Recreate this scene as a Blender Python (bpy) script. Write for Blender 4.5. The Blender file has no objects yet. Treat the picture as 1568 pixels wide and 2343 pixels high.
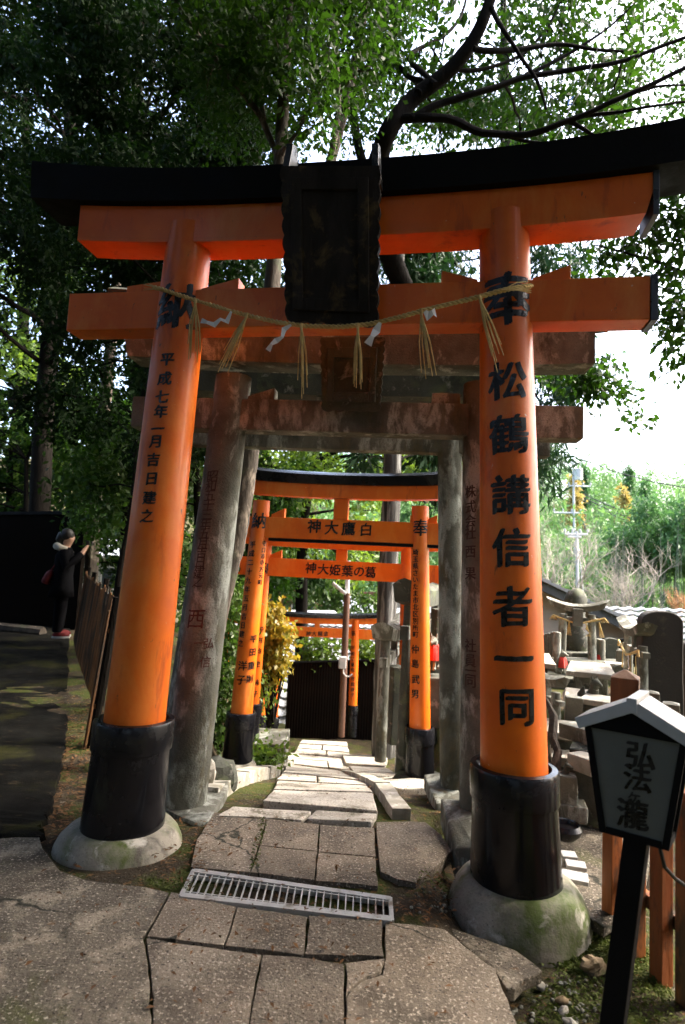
import bpy, bmesh, math, random
import numpy as np
from mathutils import Vector as V, Matrix, noise as mnoise
S = bpy.context.scene
COL = S.collection
PI = math.pi
R_ = math.radians

# ---------------------------------------------------------------- camera
FPX = 1400.0                       # focal length in the 1568 x 2343 measuring grid of the photograph
PITCH, ROLL = R_(5.2), R_(2.8)
EYE = V((0, 0, 1.5))
FWD = V((0, math.cos(PITCH), math.sin(PITCH)))
UP0 = V((0, -math.sin(PITCH), math.cos(PITCH)))
CR = math.cos(ROLL) * V((1, 0, 0)) + math.sin(ROLL) * UP0
CU = -math.sin(ROLL) * V((1, 0, 0)) + math.cos(ROLL) * UP0
cam = bpy.data.cameras.new('camera')
camo = bpy.data.objects.new('camera', cam)
COL.objects.link(camo)
cam.sensor_fit = 'HORIZONTAL'
cam.sensor_width = 24.0
cam.lens = 24.0 * FPX / 1568.0
cam.clip_start = 0.05
cam.clip_end = 3000
m3 = Matrix((CR, CU, -FWD)).transposed()
camo.matrix_world = Matrix.Translation(EYE) @ m3.to_4x4()
S.camera = camo
cam.dof.use_dof = True
cam.dof.focus_distance = 3.7
cam.dof.aperture_fstop = 2.6

# ---------------------------------------------------------------- sky, sun, exposure
SUN_AZ, SUN_EL = R_(78), R_(46)    # azimuth measured clockwise from the view direction (+Y)
w = bpy.data.worlds.new('World')
S.world = w
w.use_nodes = True
nt = w.node_tree
sky = nt.nodes.new('ShaderNodeTexSky')
sky.sky_type = 'NISHITA'
sky.sun_disc = False
sky.sun_elevation = SUN_EL
sky.sun_rotation = SUN_AZ
sky.air_density = 1.0
sky.dust_density = 6.0
sky.ozone_density = 1.0
bg = nt.nodes['Background']
bg.inputs['Strength'].default_value = 0.15
nt.links.new(sky.outputs[0], bg.inputs[0])
sun = bpy.data.lights.new('sun', 'SUN')
sun.energy = 1.5
sun.angle = R_(14)
sun.color = (1.0, 0.93, 0.82)
suno = bpy.data.objects.new('sun', sun)
COL.objects.link(suno)
sd = V((math.sin(SUN_AZ) * math.cos(SUN_EL), math.cos(SUN_AZ) * math.cos(SUN_EL), math.sin(SUN_EL)))
suno.rotation_euler = sd.to_track_quat('Z', 'Y').to_euler()
suno.location = (20, 20, 30)
S.view_settings.view_transform = 'Standard'
S.view_settings.look = 'None'
S.view_settings.gamma = 1.0
S.view_settings.exposure = 3.0
S.render.engine = 'CYCLES'
S.cycles.max_bounces = 6
S.cycles.diffuse_bounces = 3
S.cycles.glossy_bounces = 3
S.cycles.transmission_bounces = 4
S.cycles.use_denoising = True
S.cycles.caustics_reflective = False
S.cycles.caustics_refractive = False

# ---------------------------------------------------------------- measuring helpers
def ray(u, v):
    return FWD + (u - 784) / FPX * CR - (v - 1171.5) / FPX * CU
def px(u, v, Y):                   # the point of the place seen at (u, v) that stands Y metres ahead
    d = ray(u, v)
    return EYE + d * (Y / d.y)
def pz(u, v, z):                   # the same, on the level z
    d = ray(u, v)
    return EYE + d * ((z - EYE.z) / d.z)
def ip(x, tab):
    return float(np.interp(x, [a for a, b in tab], [b for a, b in tab]))
def sm(a, b, x):
    t = min(1, max(0, (x - a) / (b - a)))
    return t * t * (3 - 2 * t)

# ---------------------------------------------------------------- object helpers
def tag(o, label=None, cat=None, group=None, kind=None):
    if label: o['label'] = label
    if cat: o['category'] = cat
    if group: o['group'] = group
    if kind: o['kind'] = kind
    return o
def thing(name, label, cat, loc=(0, 0, 0), rz=0, group=None):
    o = bpy.data.objects.new(name, None)
    COL.objects.link(o)
    o.empty_display_size = 0.1
    o.location = loc
    o.rotation_euler = (0, 0, rz)
    return tag(o, label, cat, group)
def dup(root, loc, rz=None, label=None, scale=None):
    r = root.copy(); COL.objects.link(r); r.location = loc
    if rz is not None: r.rotation_euler = (0, 0, rz)
    if scale: r.scale = (scale,) * 3
    if label: r['label'] = label
    for ch in list(root.children):
        c = ch.copy(); COL.objects.link(c); c.parent = r
        for g in list(ch.children):
            d = g.copy(); COL.objects.link(d); d.parent = c
    return r

class MB:
    """collects vertices and faces, then links them as ONE mesh object"""
    def __init__(s): s.v = []; s.f = []; s.sm = []; s.mi = []
    def add(s, vs, fs, smooth=False, mi=0):
        k = len(s.v)
        s.v += [tuple(p) for p in vs]
        for f in fs:
            s.f.append([i + k for i in f]); s.sm.append(smooth); s.mi.append(mi)
        return s
    def hexa(s, p, mi=0):          # 4 bottom, 4 top
        return s.add(p, [(3, 2, 1, 0), (4, 5, 6, 7), (0, 1, 5, 4), (1, 2, 6, 5), (2, 3, 7, 6), (3, 0, 4, 7)], False, mi)
    def box(s, c, d, rot=None, mi=0, taper=1.0):
        hx, hy, hz = d[0] / 2, d[1] / 2, d[2] / 2
        ps = [V((x * (taper if z > 0 else 1), y * (taper if z > 0 else 1), z)) for z in (-hz, hz) for x, y in ((-hx, -hy), (hx, -hy), (hx, hy), (-hx, hy))]
        if rot: ps = [rot @ p for p in ps]
        return s.hexa([p + V(c) for p in ps], mi)
    def prism(s, poly, off, mi=0):
        n = len(poly); off = V(off)
        vs = [V(p) for p in poly] + [V(p) + off for p in poly]
        fs = [tuple(range(n))[::-1], tuple(range(n, 2 * n))] + [(i, (i + 1) % n, n + (i + 1) % n, n + i) for i in range(n)]
        return s.add(vs, fs, False, mi)
    def loft(s, secs, cap=True, smooth=False, mi=0, closed=True):
        n = len(secs[0]); vs = [p for q in secs for p in q]; fs = []
        for k in range(len(secs) - 1):
            for i in range(n if closed else n - 1):
                j = (i + 1) % n
                fs.append((k * n + i, k * n + j, (k + 1) * n + j, (k + 1) * n + i))
        if cap and closed:
            fs.append(tuple(range(n))[::-1]); fs.append(tuple((len(secs) - 1) * n + i for i in range(n)))
        return s.add(vs, fs, smooth, mi)
    def tube(s, pts, rad, n=8, cap=True, mi=0, wob=0.0, seed=0):
        pts = [V(p) for p in pts]
        if not isinstance(rad, (list, tuple)): rad = [rad] * len(pts)
        secs = []; ref = None; rr = random.Random(seed)
        for i, p in enumerate(pts):
            t = (pts[min(i + 1, len(pts) - 1)] - pts[max(i - 1, 0)]).normalized()
            if ref is None:
                ref = V((1, 0, 0)) if abs(t.x) < 0.8 else V((0, 1, 0))
            a = (ref - t * ref.dot(t))
            a = a.normalized() if a.length > 1e-6 else t.orthogonal().normalized()
            ref = a; b = t.cross(a)
            secs.append([p + (a * math.cos(2 * PI * k / n) + b * math.sin(2 * PI * k / n)) * rad[i] * (1 + wob * (rr.random() - .5)) for k in range(n)])
        return s.loft(secs, cap, True, mi)
    def lathe(s, prof, base=(0, 0, 0), n=32, top=None, mi=0, wob=0.0, seed=0, cap=True):
        """profile of (radius, height); axis from base, leaning so that one metre up shifts by top (dx, dy)"""
        b = V(base); tx, ty = top or (0, 0); rr = random.Random(seed)
        ph = [rr.random() * 6 for _ in range(4)]
        secs = []
        for r, h in prof:
            q = []
            for k in range(n):
                a = 2 * PI * k / n
                rw = r * (1 + wob * (math.sin(2 * a + ph[0]) + .6 * math.sin(3 * a + ph[1] + h * 3) + .4 * math.sin(5 * a + ph[2] + h * 7)))
                q.append(b + V((tx * h + rw * math.cos(a), ty * h + rw * math.sin(a), h)))
            secs.append(q)
        return s.loft(secs, cap, True, mi)
    def ball(s, c, r, n=10, m=7, mi=0, rot=None):
        if not isinstance(r, (tuple, list)): r = (r, r, r)
        secs = []
        for j in range(m + 1):
            t = PI * j / m; q = []
            for k in range(n):
                a = 2 * PI * k / n
                p = V((r[0] * max(math.sin(t), .01) * math.cos(a), r[1] * max(math.sin(t), .01) * math.sin(a), -r[2] * math.cos(t)))
                q.append((rot @ p if rot else p) + V(c))
            secs.append(q)
        return s.loft(secs, True, True, mi)
    def build(s, name, mats, parent=None, bevel=0.0, seg=2, jit=0.0, cuts=0, auto=40, jsc=6.0):
        me = bpy.data.meshes.new(name)
        me.from_pydata(s.v, [], s.f)
        me.polygons.foreach_set('use_smooth', s.sm)
        me.polygons.foreach_set('material_index', s.mi)
        for m in (mats if isinstance(mats, (list, tuple)) else [mats]): me.materials.append(m)
        if bevel or cuts or jit:
            bm = bmesh.new(); bm.from_mesh(me)
            bmesh.ops.recalc_face_normals(bm, faces=bm.faces)
            if bevel:
                es = [e for e in bm.edges if len(e.link_faces) == 2 and e.calc_face_angle(0) > 0.5]
                bmesh.ops.bevel(bm, geom=es, offset=bevel, segments=seg, affect='EDGES', profile=.6, clamp_overlap=True)
            if cuts:
                for _ in range(cuts):
                    L = sorted(e.calc_length() for e in bm.edges)
                    if not L: break
                    th = max(L[int(len(L) * .55)], 0.03)
                    es = [e for e in bm.edges if e.calc_length() > th]
                    bmesh.ops.subdivide_edges(bm, edges=es, cuts=1, use_grid_fill=True)
            if jit:
                for vv in bm.verts:
                    vv.co += mnoise.noise_vector(vv.co * jsc) * jit
            bm.to_mesh(me); bm.free()
        else:
            bm = bmesh.new(); bm.from_mesh(me)
            bmesh.ops.recalc_face_normals(bm, faces=bm.faces)
            bm.to_mesh(me); bm.free()
        if any(s.sm): me.set_sharp_from_angle(angle=R_(auto))
        o = bpy.data.objects.new(name, me)
        COL.objects.link(o)
        if parent is not None: o.parent = parent
        return o

def rz3(a): return Matrix.Rotation(a, 3, 'Z')

# ---------------------------------------------------------------- materials
def _nodes(name):
    m = bpy.data.materials.new(name); m.use_nodes = True
    n = m.node_tree; b = n.nodes['Principled BSDF']
    return m, n, b
def _noise(n, co, scale, detail=6, rough=.6, dist=0.0):
    t = n.nodes.new('ShaderNodeTexNoise')
    t.inputs['Scale'].default_value = scale; t.inputs['Detail'].default_value = detail
    t.inputs['Roughness'].default_value = rough; t.inputs['Distortion'].default_value = dist
    n.links.new(co, t.inputs['Vector'])
    return t.outputs['Fac']
def _ramp(n, fac, a, b):
    r = n.nodes.new('ShaderNodeMapRange')
    r.inputs[1].default_value = a; r.inputs[2].default_value = b
    n.links.new(fac, r.inputs[0])
    return r.outputs[0]
def _mix(n, fac, a, b, mode='MIX'):
    x = n.nodes.new('ShaderNodeMix'); x.data_type = 'RGBA'; x.blend_type = mode
    if hasattr(fac, 'links'): n.links.new(fac, x.inputs[0])
    else: x.inputs[0].default_value = fac
    for i, c in ((6, a), (7, b)):
        if hasattr(c, 'links'): n.links.new(c, x.inputs[i])
        else: x.inputs[i].default_value = (*c, 1)
    return x.outputs[2]
def mat(name, c1, c2, scale=4, rough=.75, bump=.3, bscale=60, patches=(), speck=None, stretch=(1, 1, 1), spec=.4, rvar=.15, coat=0.0, world=False, bdist=.01, island=0.0, crack=None):
    """two-tone mottling, optional coloured patches [(colour, scale, from, to, stretch)], speckle (colour, scale, from, to), bump"""
    m, n, b = _nodes(name)
    if world:
        g = n.nodes.new('ShaderNodeNewGeometry'); co0 = g.outputs['Position']
    else:
        tc = n.nodes.new('ShaderNodeTexCoord'); co0 = tc.outputs['Object']
    def mp(st):
        k = n.nodes.new('ShaderNodeMapping'); k.inputs['Scale'].default_value = st
        n.links.new(co0, k.inputs['Vector']); return k.outputs[0]
    co = mp(stretch)
    f = _ramp(n, _noise(n, co, scale, 8, .62), .36, .64)
    c = _mix(n, f, c1, c2)
    for p in patches:
        st = p[4] if len(p) > 4 else (1, 1, 1)
        pf = _ramp(n, _noise(n, mp(st), p[1], 7, .65, .3), p[2] - .04, p[3] - .05)
        c = _mix(n, pf, c, p[0])
    if speck:
        sf = _ramp(n, _noise(n, co0, speck[1], 3, .6), speck[2], speck[3])
        c = _mix(n, sf, c, speck[0])
        if len(speck) > 4:
            sf = _ramp(n, _noise(n, co0, speck[5], 3, .6), speck[6], speck[7])
            c = _mix(n, sf, c, speck[4])
    if island:
        gi = n.nodes.new('ShaderNodeNewGeometry'); mr = n.nodes.new('ShaderNodeMapRange')
        mr.inputs[3].default_value = 1 - island; mr.inputs[4].default_value = 1 + island * .6
        n.links.new(gi.outputs['Random Per Island'], mr.inputs[0])
        vm = n.nodes.new('ShaderNodeVectorMath'); vm.operation = 'SCALE'
        n.links.new(c, vm.inputs[0]); n.links.new(mr.outputs[0], vm.inputs['Scale']); c = vm.outputs[0]
    cm = None
    if crack:
        wn = n.nodes.new('ShaderNodeTexNoise'); wn.inputs['Scale'].default_value = 5; wn.inputs['Detail'].default_value = 6
        n.links.new(co0, wn.inputs['Vector'])
        va = n.nodes.new('ShaderNodeVectorMath'); va.operation = 'MULTIPLY_ADD'; va.inputs[1].default_value = (.22, .22, .22)
        n.links.new(wn.outputs['Color'], va.inputs[0]); n.links.new(co0, va.inputs[2])
        vo = n.nodes.new('ShaderNodeTexVoronoi'); vo.feature = 'DISTANCE_TO_EDGE'; vo.inputs['Scale'].default_value = crack[0]
        n.links.new(va.outputs[0], vo.inputs['Vector'])
        e = _ramp(n, vo.outputs['Distance'], crack[1], crack[1] * .3)
        k = _ramp(n, _noise(n, co0, crack[2], 2, .5), .47, .52)
        mu = n.nodes.new('ShaderNodeMath'); mu.operation = 'MULTIPLY'; n.links.new(e, mu.inputs[0]); n.links.new(k, mu.inputs[1]); cm = mu.outputs[0]
        c = _mix(n, cm, c, (.022, .022, .012))
    n.links.new(c, b.inputs['Base Color'])
    rr = n.nodes.new('ShaderNodeMapRange')
    rr.inputs[3].default_value = max(.03, rough - rvar); rr.inputs[4].default_value = min(1, rough + rvar)
    n.links.new(f, rr.inputs[0]); n.links.new(rr.outputs[0], b.inputs['Roughness'])
    b.inputs['Specular IOR Level'].default_value = spec
    if coat: b.inputs['Coat Weight'].default_value = coat; b.inputs['Coat Roughness'].default_value = .12
    if bump:
        bp = n.nodes.new('ShaderNodeBump'); bp.inputs['Strength'].default_value = bump; bp.inputs['Distance'].default_value = bdist
        n.links.new(_noise(n, co, bscale, 6, .65), bp.inputs['Height']); n.links.new(bp.outputs[0], b.inputs['Normal'])
    return m
def plain(name, c, rough=.6, spec=.4, metal=0.0):
    return mat_metal(name, c, rough, spec, metal)
def mat_metal(name, c, rough, spec, metal):
    m = mat(name, c, tuple(x * .8 for x in c), 12, rough, .08, 90, spec=spec)
    m.node_tree.nodes['Principled BSDF'].inputs['Metallic'].default_value = metal
    return m
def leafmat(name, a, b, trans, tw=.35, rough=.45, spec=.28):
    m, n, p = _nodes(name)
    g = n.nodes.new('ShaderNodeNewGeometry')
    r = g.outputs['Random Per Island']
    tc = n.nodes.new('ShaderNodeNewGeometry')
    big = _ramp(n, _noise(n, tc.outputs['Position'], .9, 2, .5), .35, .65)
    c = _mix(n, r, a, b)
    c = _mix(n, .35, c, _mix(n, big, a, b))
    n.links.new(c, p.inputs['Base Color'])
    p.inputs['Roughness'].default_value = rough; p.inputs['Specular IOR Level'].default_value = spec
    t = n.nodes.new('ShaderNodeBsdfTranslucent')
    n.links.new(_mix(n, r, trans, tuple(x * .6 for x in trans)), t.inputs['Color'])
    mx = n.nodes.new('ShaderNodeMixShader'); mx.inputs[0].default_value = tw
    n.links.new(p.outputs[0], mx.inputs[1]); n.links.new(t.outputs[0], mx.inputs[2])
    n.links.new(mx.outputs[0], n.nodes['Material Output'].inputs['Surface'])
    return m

M = {}
M['orange'] = mat('vermilion_paint', (.80, .155, .003), (.69, .118, .003), 3, .44, .10, 18, [((.80, .22, .03), 2.4, .55, .70, (1, 1, .5)), ((.42, .062, .008), 7, .62, .78, (1, 1, .25)), ((.16, .055, .02), 22, .70, .77, (1, 1, .4)), ((.75, .45, .28), 30, .735, .77)], spec=.4, coat=.12, rvar=.08)
M['orange_aged'] = mat('worn_orange_wood', (.42, .13, .025), (.27, .08, .02), 5, .7, .5, 30, [((.05, .03, .015), 7, .57, .66, (1, 1, .35)), ((.16, .08, .03), 3, .55, .75, (1, 1, .2))], stretch=(1, 1, .2))
M['black'] = mat('black_lacquer', (.006, .006, .008), (.009, .009, .011), 4, .22, .02, 20, [((.022, .028, .018), 4, .64, .8, (1, 1, .3))], spec=.3, rvar=.1)
M['black_matte'] = mat('black_wood', (.005, .005, .006), (.008, .008, .008), 6, .6, .15, 40, spec=.08)
M['copper'] = mat('dark_sheet_metal', (.03, .035, .04), (.05, .055, .065), 5, .35, .08, 50, spec=.6)
M['ink'] = mat('black_lettering_paint', (.006, .006, .007), (.012, .012, .012), 20, .3, 0, spec=.4)
M['ink_old'] = mat('faded_lettering_paint', (.03, .018, .014), (.07, .045, .035), 30, .8, 0)
M['ink_red'] = mat('red_brown_carved_lettering', (.10, .03, .02), (.06, .025, .02), 30, .8, 0)
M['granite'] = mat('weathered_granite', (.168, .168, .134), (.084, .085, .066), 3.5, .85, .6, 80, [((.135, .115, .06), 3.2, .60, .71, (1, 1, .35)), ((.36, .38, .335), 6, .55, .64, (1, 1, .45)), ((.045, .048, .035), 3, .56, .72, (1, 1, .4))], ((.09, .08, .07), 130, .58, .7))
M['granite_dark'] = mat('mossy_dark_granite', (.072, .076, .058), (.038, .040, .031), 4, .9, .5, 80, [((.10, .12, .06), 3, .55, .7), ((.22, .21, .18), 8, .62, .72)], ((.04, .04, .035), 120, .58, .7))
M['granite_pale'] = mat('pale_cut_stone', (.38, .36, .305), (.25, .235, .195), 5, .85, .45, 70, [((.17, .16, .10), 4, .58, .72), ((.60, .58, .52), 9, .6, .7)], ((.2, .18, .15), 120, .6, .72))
M['headstone'] = mat('black_headstone', (.030, .027, .024), (.05, .045, .038), 5, .8, .3, 60, [((.09, .075, .05), 6, .62, .75)])
M['mound'] = mat('mossy_mortar', (.34, .31, .25), (.22, .20, .16), 4, .9, .45, 45, [((.075, .105, .022), 2.5, .53, .68), ((.10, .09, .075), 6, .58, .72, (1, 1, .4)), ((.50, .47, .41), 5, .62, .72)], ((.12, .11, .09), 90, .6, .72))
M['slab'] = mat('concrete_paver', (.205, .165, .120), (.135, .109, .080), 5, .9, .9, 75, [((.24, .205, .155), 1.6, .55, .72), ((.075, .062, .045), 2.6, .53, .70), ((.15, .085, .04), 14, .66, .76)], ((.46, .40, .32), 85, .56, .68, (.05, .042, .032), 60, .60, .68), world=True, island=.28, crack=(1.0, .007, 1.1))
M['concrete'] = mat('old_concrete_path', (.165, .137, .098), (.098, .082, .060), 2.2, .92, 1.0, 60, [((.29, .245, .18), 4.5, .54, .66), ((.05, .042, .03), 2.0, .52, .66), ((.095, .10, .035), 1.7, .60, .72), ((.14, .08, .035), 16, .66, .76)], ((.48, .42, .33), 80, .57, .68, (.05, .042, .03), 50, .58, .66), world=True, crack=(.85, .011, .8))
M['step'] = mat('pale_step_stone', (.50, .465, .40), (.33, .305, .255), 4, .9, .6, 70, [((.52, .48, .41), 3, .56, .7), ((.12, .105, .07), 3.5, .58, .70)], ((.13, .115, .09), 70, .56, .66, (.62, .58, .50), 55, .58, .66), world=True, island=.25)
M['soil'] = mat('soil_moss_litter', (.060, .046, .030), (.034, .028, .020), 6, .95, .9, 45, [((.055, .068, .016), 2.6, .50, .62), ((.15, .085, .035), 26, .60, .70), ((.20, .175, .14), 34, .66, .72)], ((.16, .11, .06), 70, .66, .74), world=True, bdist=.02, spec=.1)
M['road'] = mat('dark_asphalt', (.010, .0098, .0085), (.006, .0058, .005), 3, .9, .6, 120, [((.022, .022, .008), 1.8, .57, .7), ((.035, .028, .018), 7, .62, .72, (1, 3, 1))], ((.05, .046, .036), 140, .65, .75), world=True, spec=.04)
M['steel'] = mat('galvanised_steel', (.55, .55, .53), (.42, .42, .40), 9, .5, .2, 60, [((.20, .17, .13), 7, .58, .70), ((.16, .09, .045), 18, .66, .74)])
M['steel'].node_tree.nodes['Principled BSDF'].inputs['Metallic'].default_value = .55
M['white'] = mat('white_painted_board', (.50, .50, .495), (.38, .38, .365), 6, .6, .1, 40, [((.42, .42, .38), 5, .62, .8, (1, 1, .4))])
M['panel'] = mat('frosted_lantern_panel', (.13, .135, .12), (.11, .115, .10), 4, .5, .05, 40)
M['paper'] = plain('white_paper', (.85, .85, .86), .8, .2)
M['straw'] = mat('rice_straw', (.68, .50, .20), (.48, .33, .12), 20, .85, .3, 150)
M['plaque'] = mat('old_dark_plaque_wood', (.020, .013, .007), (.009, .0065, .004), 5, .75, .7, 50, [((.085, .055, .018), 7, .57, .70)], stretch=(1, 1, .25), spec=.3)
M['bark'] = mat('grey_brown_bark', (.075, .058, .042), (.028, .023, .018), 7, .95, .9, 30, [((.24, .20, .155), 5, .60, .70, (1, 1, .5)), ((.06, .075, .035), 3, .58, .72)], stretch=(1, 1, .3), bdist=.02)
M['bark_dark'] = mat('dark_bark', (.012, .010, .008), (.007, .006, .005), 7, .95, .8, 30, stretch=(1, 1, .3), spec=.06, bdist=.02)
M['bark_cedar'] = mat('striped_cedar_bark', (.075, .072, .064), (.022, .021, .019), 14, .95, 1.0, 28, [((.26, .26, .245), 12, .57, .66, (1, 1, .06))], stretch=(1, 1, .07), bdist=.03)
M['corr'] = mat('dark_brown_corrugated', (.004, .003, .0023), (.007, .005, .0035), 3, .85, .1, 40, spec=.03)
M['plaster'] = mat('beige_plaster', (.40, .34, .27), (.33, .28, .22), 3, .9, .2, 60, [((.22, .19, .15), 3, .6, .75, (1, 1, .3))])
M['tile'] = mat('pale_glazed_roof_tile', (.34, .35, .36), (.22, .23, .245), 3, .32, .15, 40, [((.16, .165, .17), 7, .58, .72)], spec=.7)
M['tile_dark'] = mat('dark_roof_edge', (.07, .075, .08), (.04, .045, .05), 4, .5, .2, 40, [((.25, .25, .25), 12, .66, .74)])
M['woodbrown'] = mat('brown_post_wood', (.15, .075, .035), (.07, .036, .02), 5, .8, .5, 40, [((.02, .014, .01), 4, .54, .66, (1, 1, .4))], stretch=(1, 1, .15))
M['slat'] = mat('dark_fence_bamboo', (.16, .07, .018), (.07, .032, .012), 6, .7, .3, 40, [((.02, .016, .01), 3, .52, .66, (1, 1, .3))], stretch=(1, 1, .2))
M['redwood'] = mat('reddish_fence_wood', (.22, .10, .07), (.13, .06, .045), 5, .8, .3, 40)
M['red'] = mat('red_cloth', (.50, .03, .018), (.36, .02, .012), 8, .85, .2, 60)
M['cloth_dark'] = mat('black_cloth', (.004, .004, .005), (.007, .007, .008), 10, .95, .3, 80, spec=.02)
M['cloth_pale'] = mat('pale_fleece', (.50, .46, .38), (.40, .36, .29), 12, .95, .5, 80)
M['skin'] = plain('skin', (.45, .26, .18), .55, .4)
M['hair'] = plain('black_hair', (.012, .010, .009), .5, .4)
M['pole'] = mat('concrete_pole', (.55, .55, .54), (.45, .45, .44), 3, .8, .2, 60)
M['pole_brown'] = plain('brown_painted_steel', (.11, .055, .035), .5, .4)
M['lampglass'] = plain('pale_lamp_lens', (.72, .70, .64), .3, .5)
M['cable'] = plain('black_cable', (.015, .015, .016), .5, .3)
M['rock'] = mat('brown_rock', (.24, .17, .09), (.13, .095, .055), 7, .85, .6, 50, [((.07, .08, .025), 4, .58, .7)])
M['glass'] = plain('dark_window_glass', (.03, .04, .045), .1, .6)
M['blue'] = plain('blue_string', (.03, .16, .55), .6, .4)
M['pit'] = plain('drain_pit', (.008, .008, .008), .9, .1)
# ---------------------------------------------------------------- terrain
PZ = [(-50, -.012), (3.85, -.012), (4.3, -.09), (4.7, -.14), (6.3, -.60), (7.6, -1.03), (9.4, -1.42), (11.5, -1.62), (14, -1.9), (20, -3.0), (45, -4.0)]
RZ = [(-50, -.13), (3.3, -.14), (4.35, -.20), (5.0, -.05), (6.0, .22), (7.2, .42), (8.2, .40), (9.2, -.5), (10.4, -1.6), (14, -2.2), (20, -3.2), (45, -4.0)]
LZ = [(-50, -.045), (4, -.04), (10, .12), (13, .2), (18, -.4), (30, -2.0), (45, -3.0)]
def gz(x, y):
    p = ip(y, PZ); r = ip(y, RZ); l = ip(y, LZ)
    lb = ip(y, [(0, -1.5), (4, -1.4), (6, -1.35), (10, -1.6)])
    wl = sm(lb + .45, lb - .15, x) if False else 1 - sm(lb - .2, lb + .4, x)
    wr = sm(.95, 1.75, x) if y > 4.2 else sm(.50, .72, x)
    z = p * (1 - wl) * (1 - wr) + l * wl + r * wr
    return z
xs = np.unique(np.round(np.concatenate([np.arange(-400, -30, 37), np.arange(-30, -8, 1.5), np.arange(-8, -3, .25), np.arange(-3, 4, .07), np.arange(4, 10, .3), np.arange(10, 30, 2), np.arange(30, 401, 37)]), 3))
ys = np.unique(np.round(np.concatenate([np.arange(-400, -10, 39), np.arange(-10, 1, 1.0), np.arange(1, 8, .07), np.arange(8, 15, .2), np.arange(15, 46, 1.5), np.arange(46, 900, 60)]), 3))
tv = []
for y in ys:
    for x in xs:
        q = V((x * 2.2, y * 2.2, 0))
        near = (.3 if (abs(x + .3) < 1.2 and y < 4.1) else 1) if (abs(x) < 9 and 0 < y < 16) else .4
        tv.append((x, y, gz(x, y) + near * (.016 * mnoise.noise(q) + .010 * mnoise.noise(q * 4.3) + .007 * mnoise.noise(q * 11)) - .012))
nx = len(xs)
tf = [(j * nx + i, j * nx + i + 1, (j + 1) * nx + i + 1, (j + 1) * nx + i) for j in range(len(ys) - 1) for i in range(nx - 1)]
g = MB(); g.add(tv, tf, True)
tag(g.build('ground', M['soil']), kind='structure')

def slab_set(name, polys, m, z0=0.0, th=.05, gap=.003, bev=.005, seed=1, drop=True, kind='structure'):
    """flat stones outlined on the ground, each a solid of its own with a bevelled worn edge, one mesh of paving"""
    rr = random.Random(seed); mb = MB()
    for poly in polys:
        pts = [V(p) for p in poly]
        c = sum(pts, V()) / len(pts)
        out = []
        n = len(pts)
        for i, p in enumerate(pts):
            q = pts[(i + 1) % n]
            for t in (0, .25, .5, .75):
                s = p.lerp(q, t)
                s = s + (c - s).normalized() * (gap + rr.random() * .004)
                out.append(s + V((rr.uniform(-.003, .003), rr.uniform(-.003, .003), 0)))
        dz = rr.uniform(-.004, .004) if drop else 0
        out = [V((p.x, p.y, p.z + dz)) for p in out]
        mb.prism([p - V((0, 0, th)) for p in out], (0, 0, th))
    o = mb.build(name, m, bevel=bev, seg=2)
    if kind: o['kind'] = kind
    return o
def P(*uv, z=0.0): return [pz(u, v, z) for u, v in uv]

slab_set('pavement', [
    P((492, 1857), (610, 1872), (594, 1934), (572, 1996), (436, 1983), (448, 1920)),
    P((610, 1872), (732, 1885), (727, 1948), (594, 1934)), P((732, 1885), (858, 1893), (861, 1960), (727, 1948)),
    P((594, 1934), (727, 1948), (720, 2014), (572, 1996)), P((727, 1948), (861, 1960), (868, 2027), (720, 2014)),
    P((860, 1882), (930, 1880), (974, 1882), (1012, 1912), (1036, 1948), (1000, 1985), (954, 2023), (915, 2015), (869, 1998), (862, 1930)),
    P((392, 2041), (542, 2074), (515, 2165), (332, 2144)), P((542, 2074), (706, 2096), (697, 2186), (515, 2165)), P((706, 2096), (876, 2108), (880, 2192), (697, 2186)),
    P((332, 2144), (600, 2181), (585, 2250), (572, 2335), (560, 2400), (352, 2400), (348, 2300), (345, 2230)),
    P((600, 2181), (700, 2188), (790, 2204), (790, 2280), (788, 2420), (560, 2400), (585, 2250)),
    P((790, 2204), (880, 2192), (872, 2225), (835, 2238), (800, 2262), (790, 2280)),
], M['slab'], th=.06, seed=4)
slab_set('concrete_apron', [
    P((880, 2106), (950, 2112), (1019, 2124), (1075, 2168), (1134, 2214), (1164, 2283), (1210, 2400), (1260, 2560), (1100, 2700), (790, 2600), (788, 2420), (790, 2280), (800, 2262), (835, 2238), (872, 2225), (880, 2192)),
], M['slab'], th=.06, seed=8)
# the wide pale concrete that the old path is laid in
slab_set('path', [
    P((392, 2041), (332, 2144), (345, 2230), (348, 2300), (352, 2420), (330, 2800), (-900, 2800), (-900, 1960), (-300, 1940), (90, 1910), (98, 1940), (140, 1990), (200, 2012), (290, 2022), (345, 2030)),
], M['concrete'], th=.06, gap=.008, seed=3)
rd = MB()
L = [(u, v) for u, v in ((90, 1960), (91, 1900), (97, 1880), (108, 1860), (128, 1800), (146, 1710), (152, 1660), (150, 1610))]
rl = [pz(u, v, 0) for u, v in L] + [V((-3.6, 8.4, .09)), V((-4.9, 11.4, .17)), V((-7.5, 13.0, .2))]
ll = [V((-5, 2.9, 0)), V((-5, 3.4, 0)), V((-5.2, 3.7, 0)), V((-5.5, 4, 0)), V((-6, 4.6, .02)), V((-6.5, 5.5, .03)), V((-7, 6.5, .05)), V((-7.5, 7.5, .07)), V((-8, 9, .1)), V((-9.5, 11.5, .17)), V((-12, 13.5, .2))]
def fine(pts, n):
    out = []
    for p, q in zip(pts[:-1], pts[1:]): out += [p.lerp(q, i / n) for i in range(n)]
    return out + [pts[-1]]
secs = []
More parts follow.
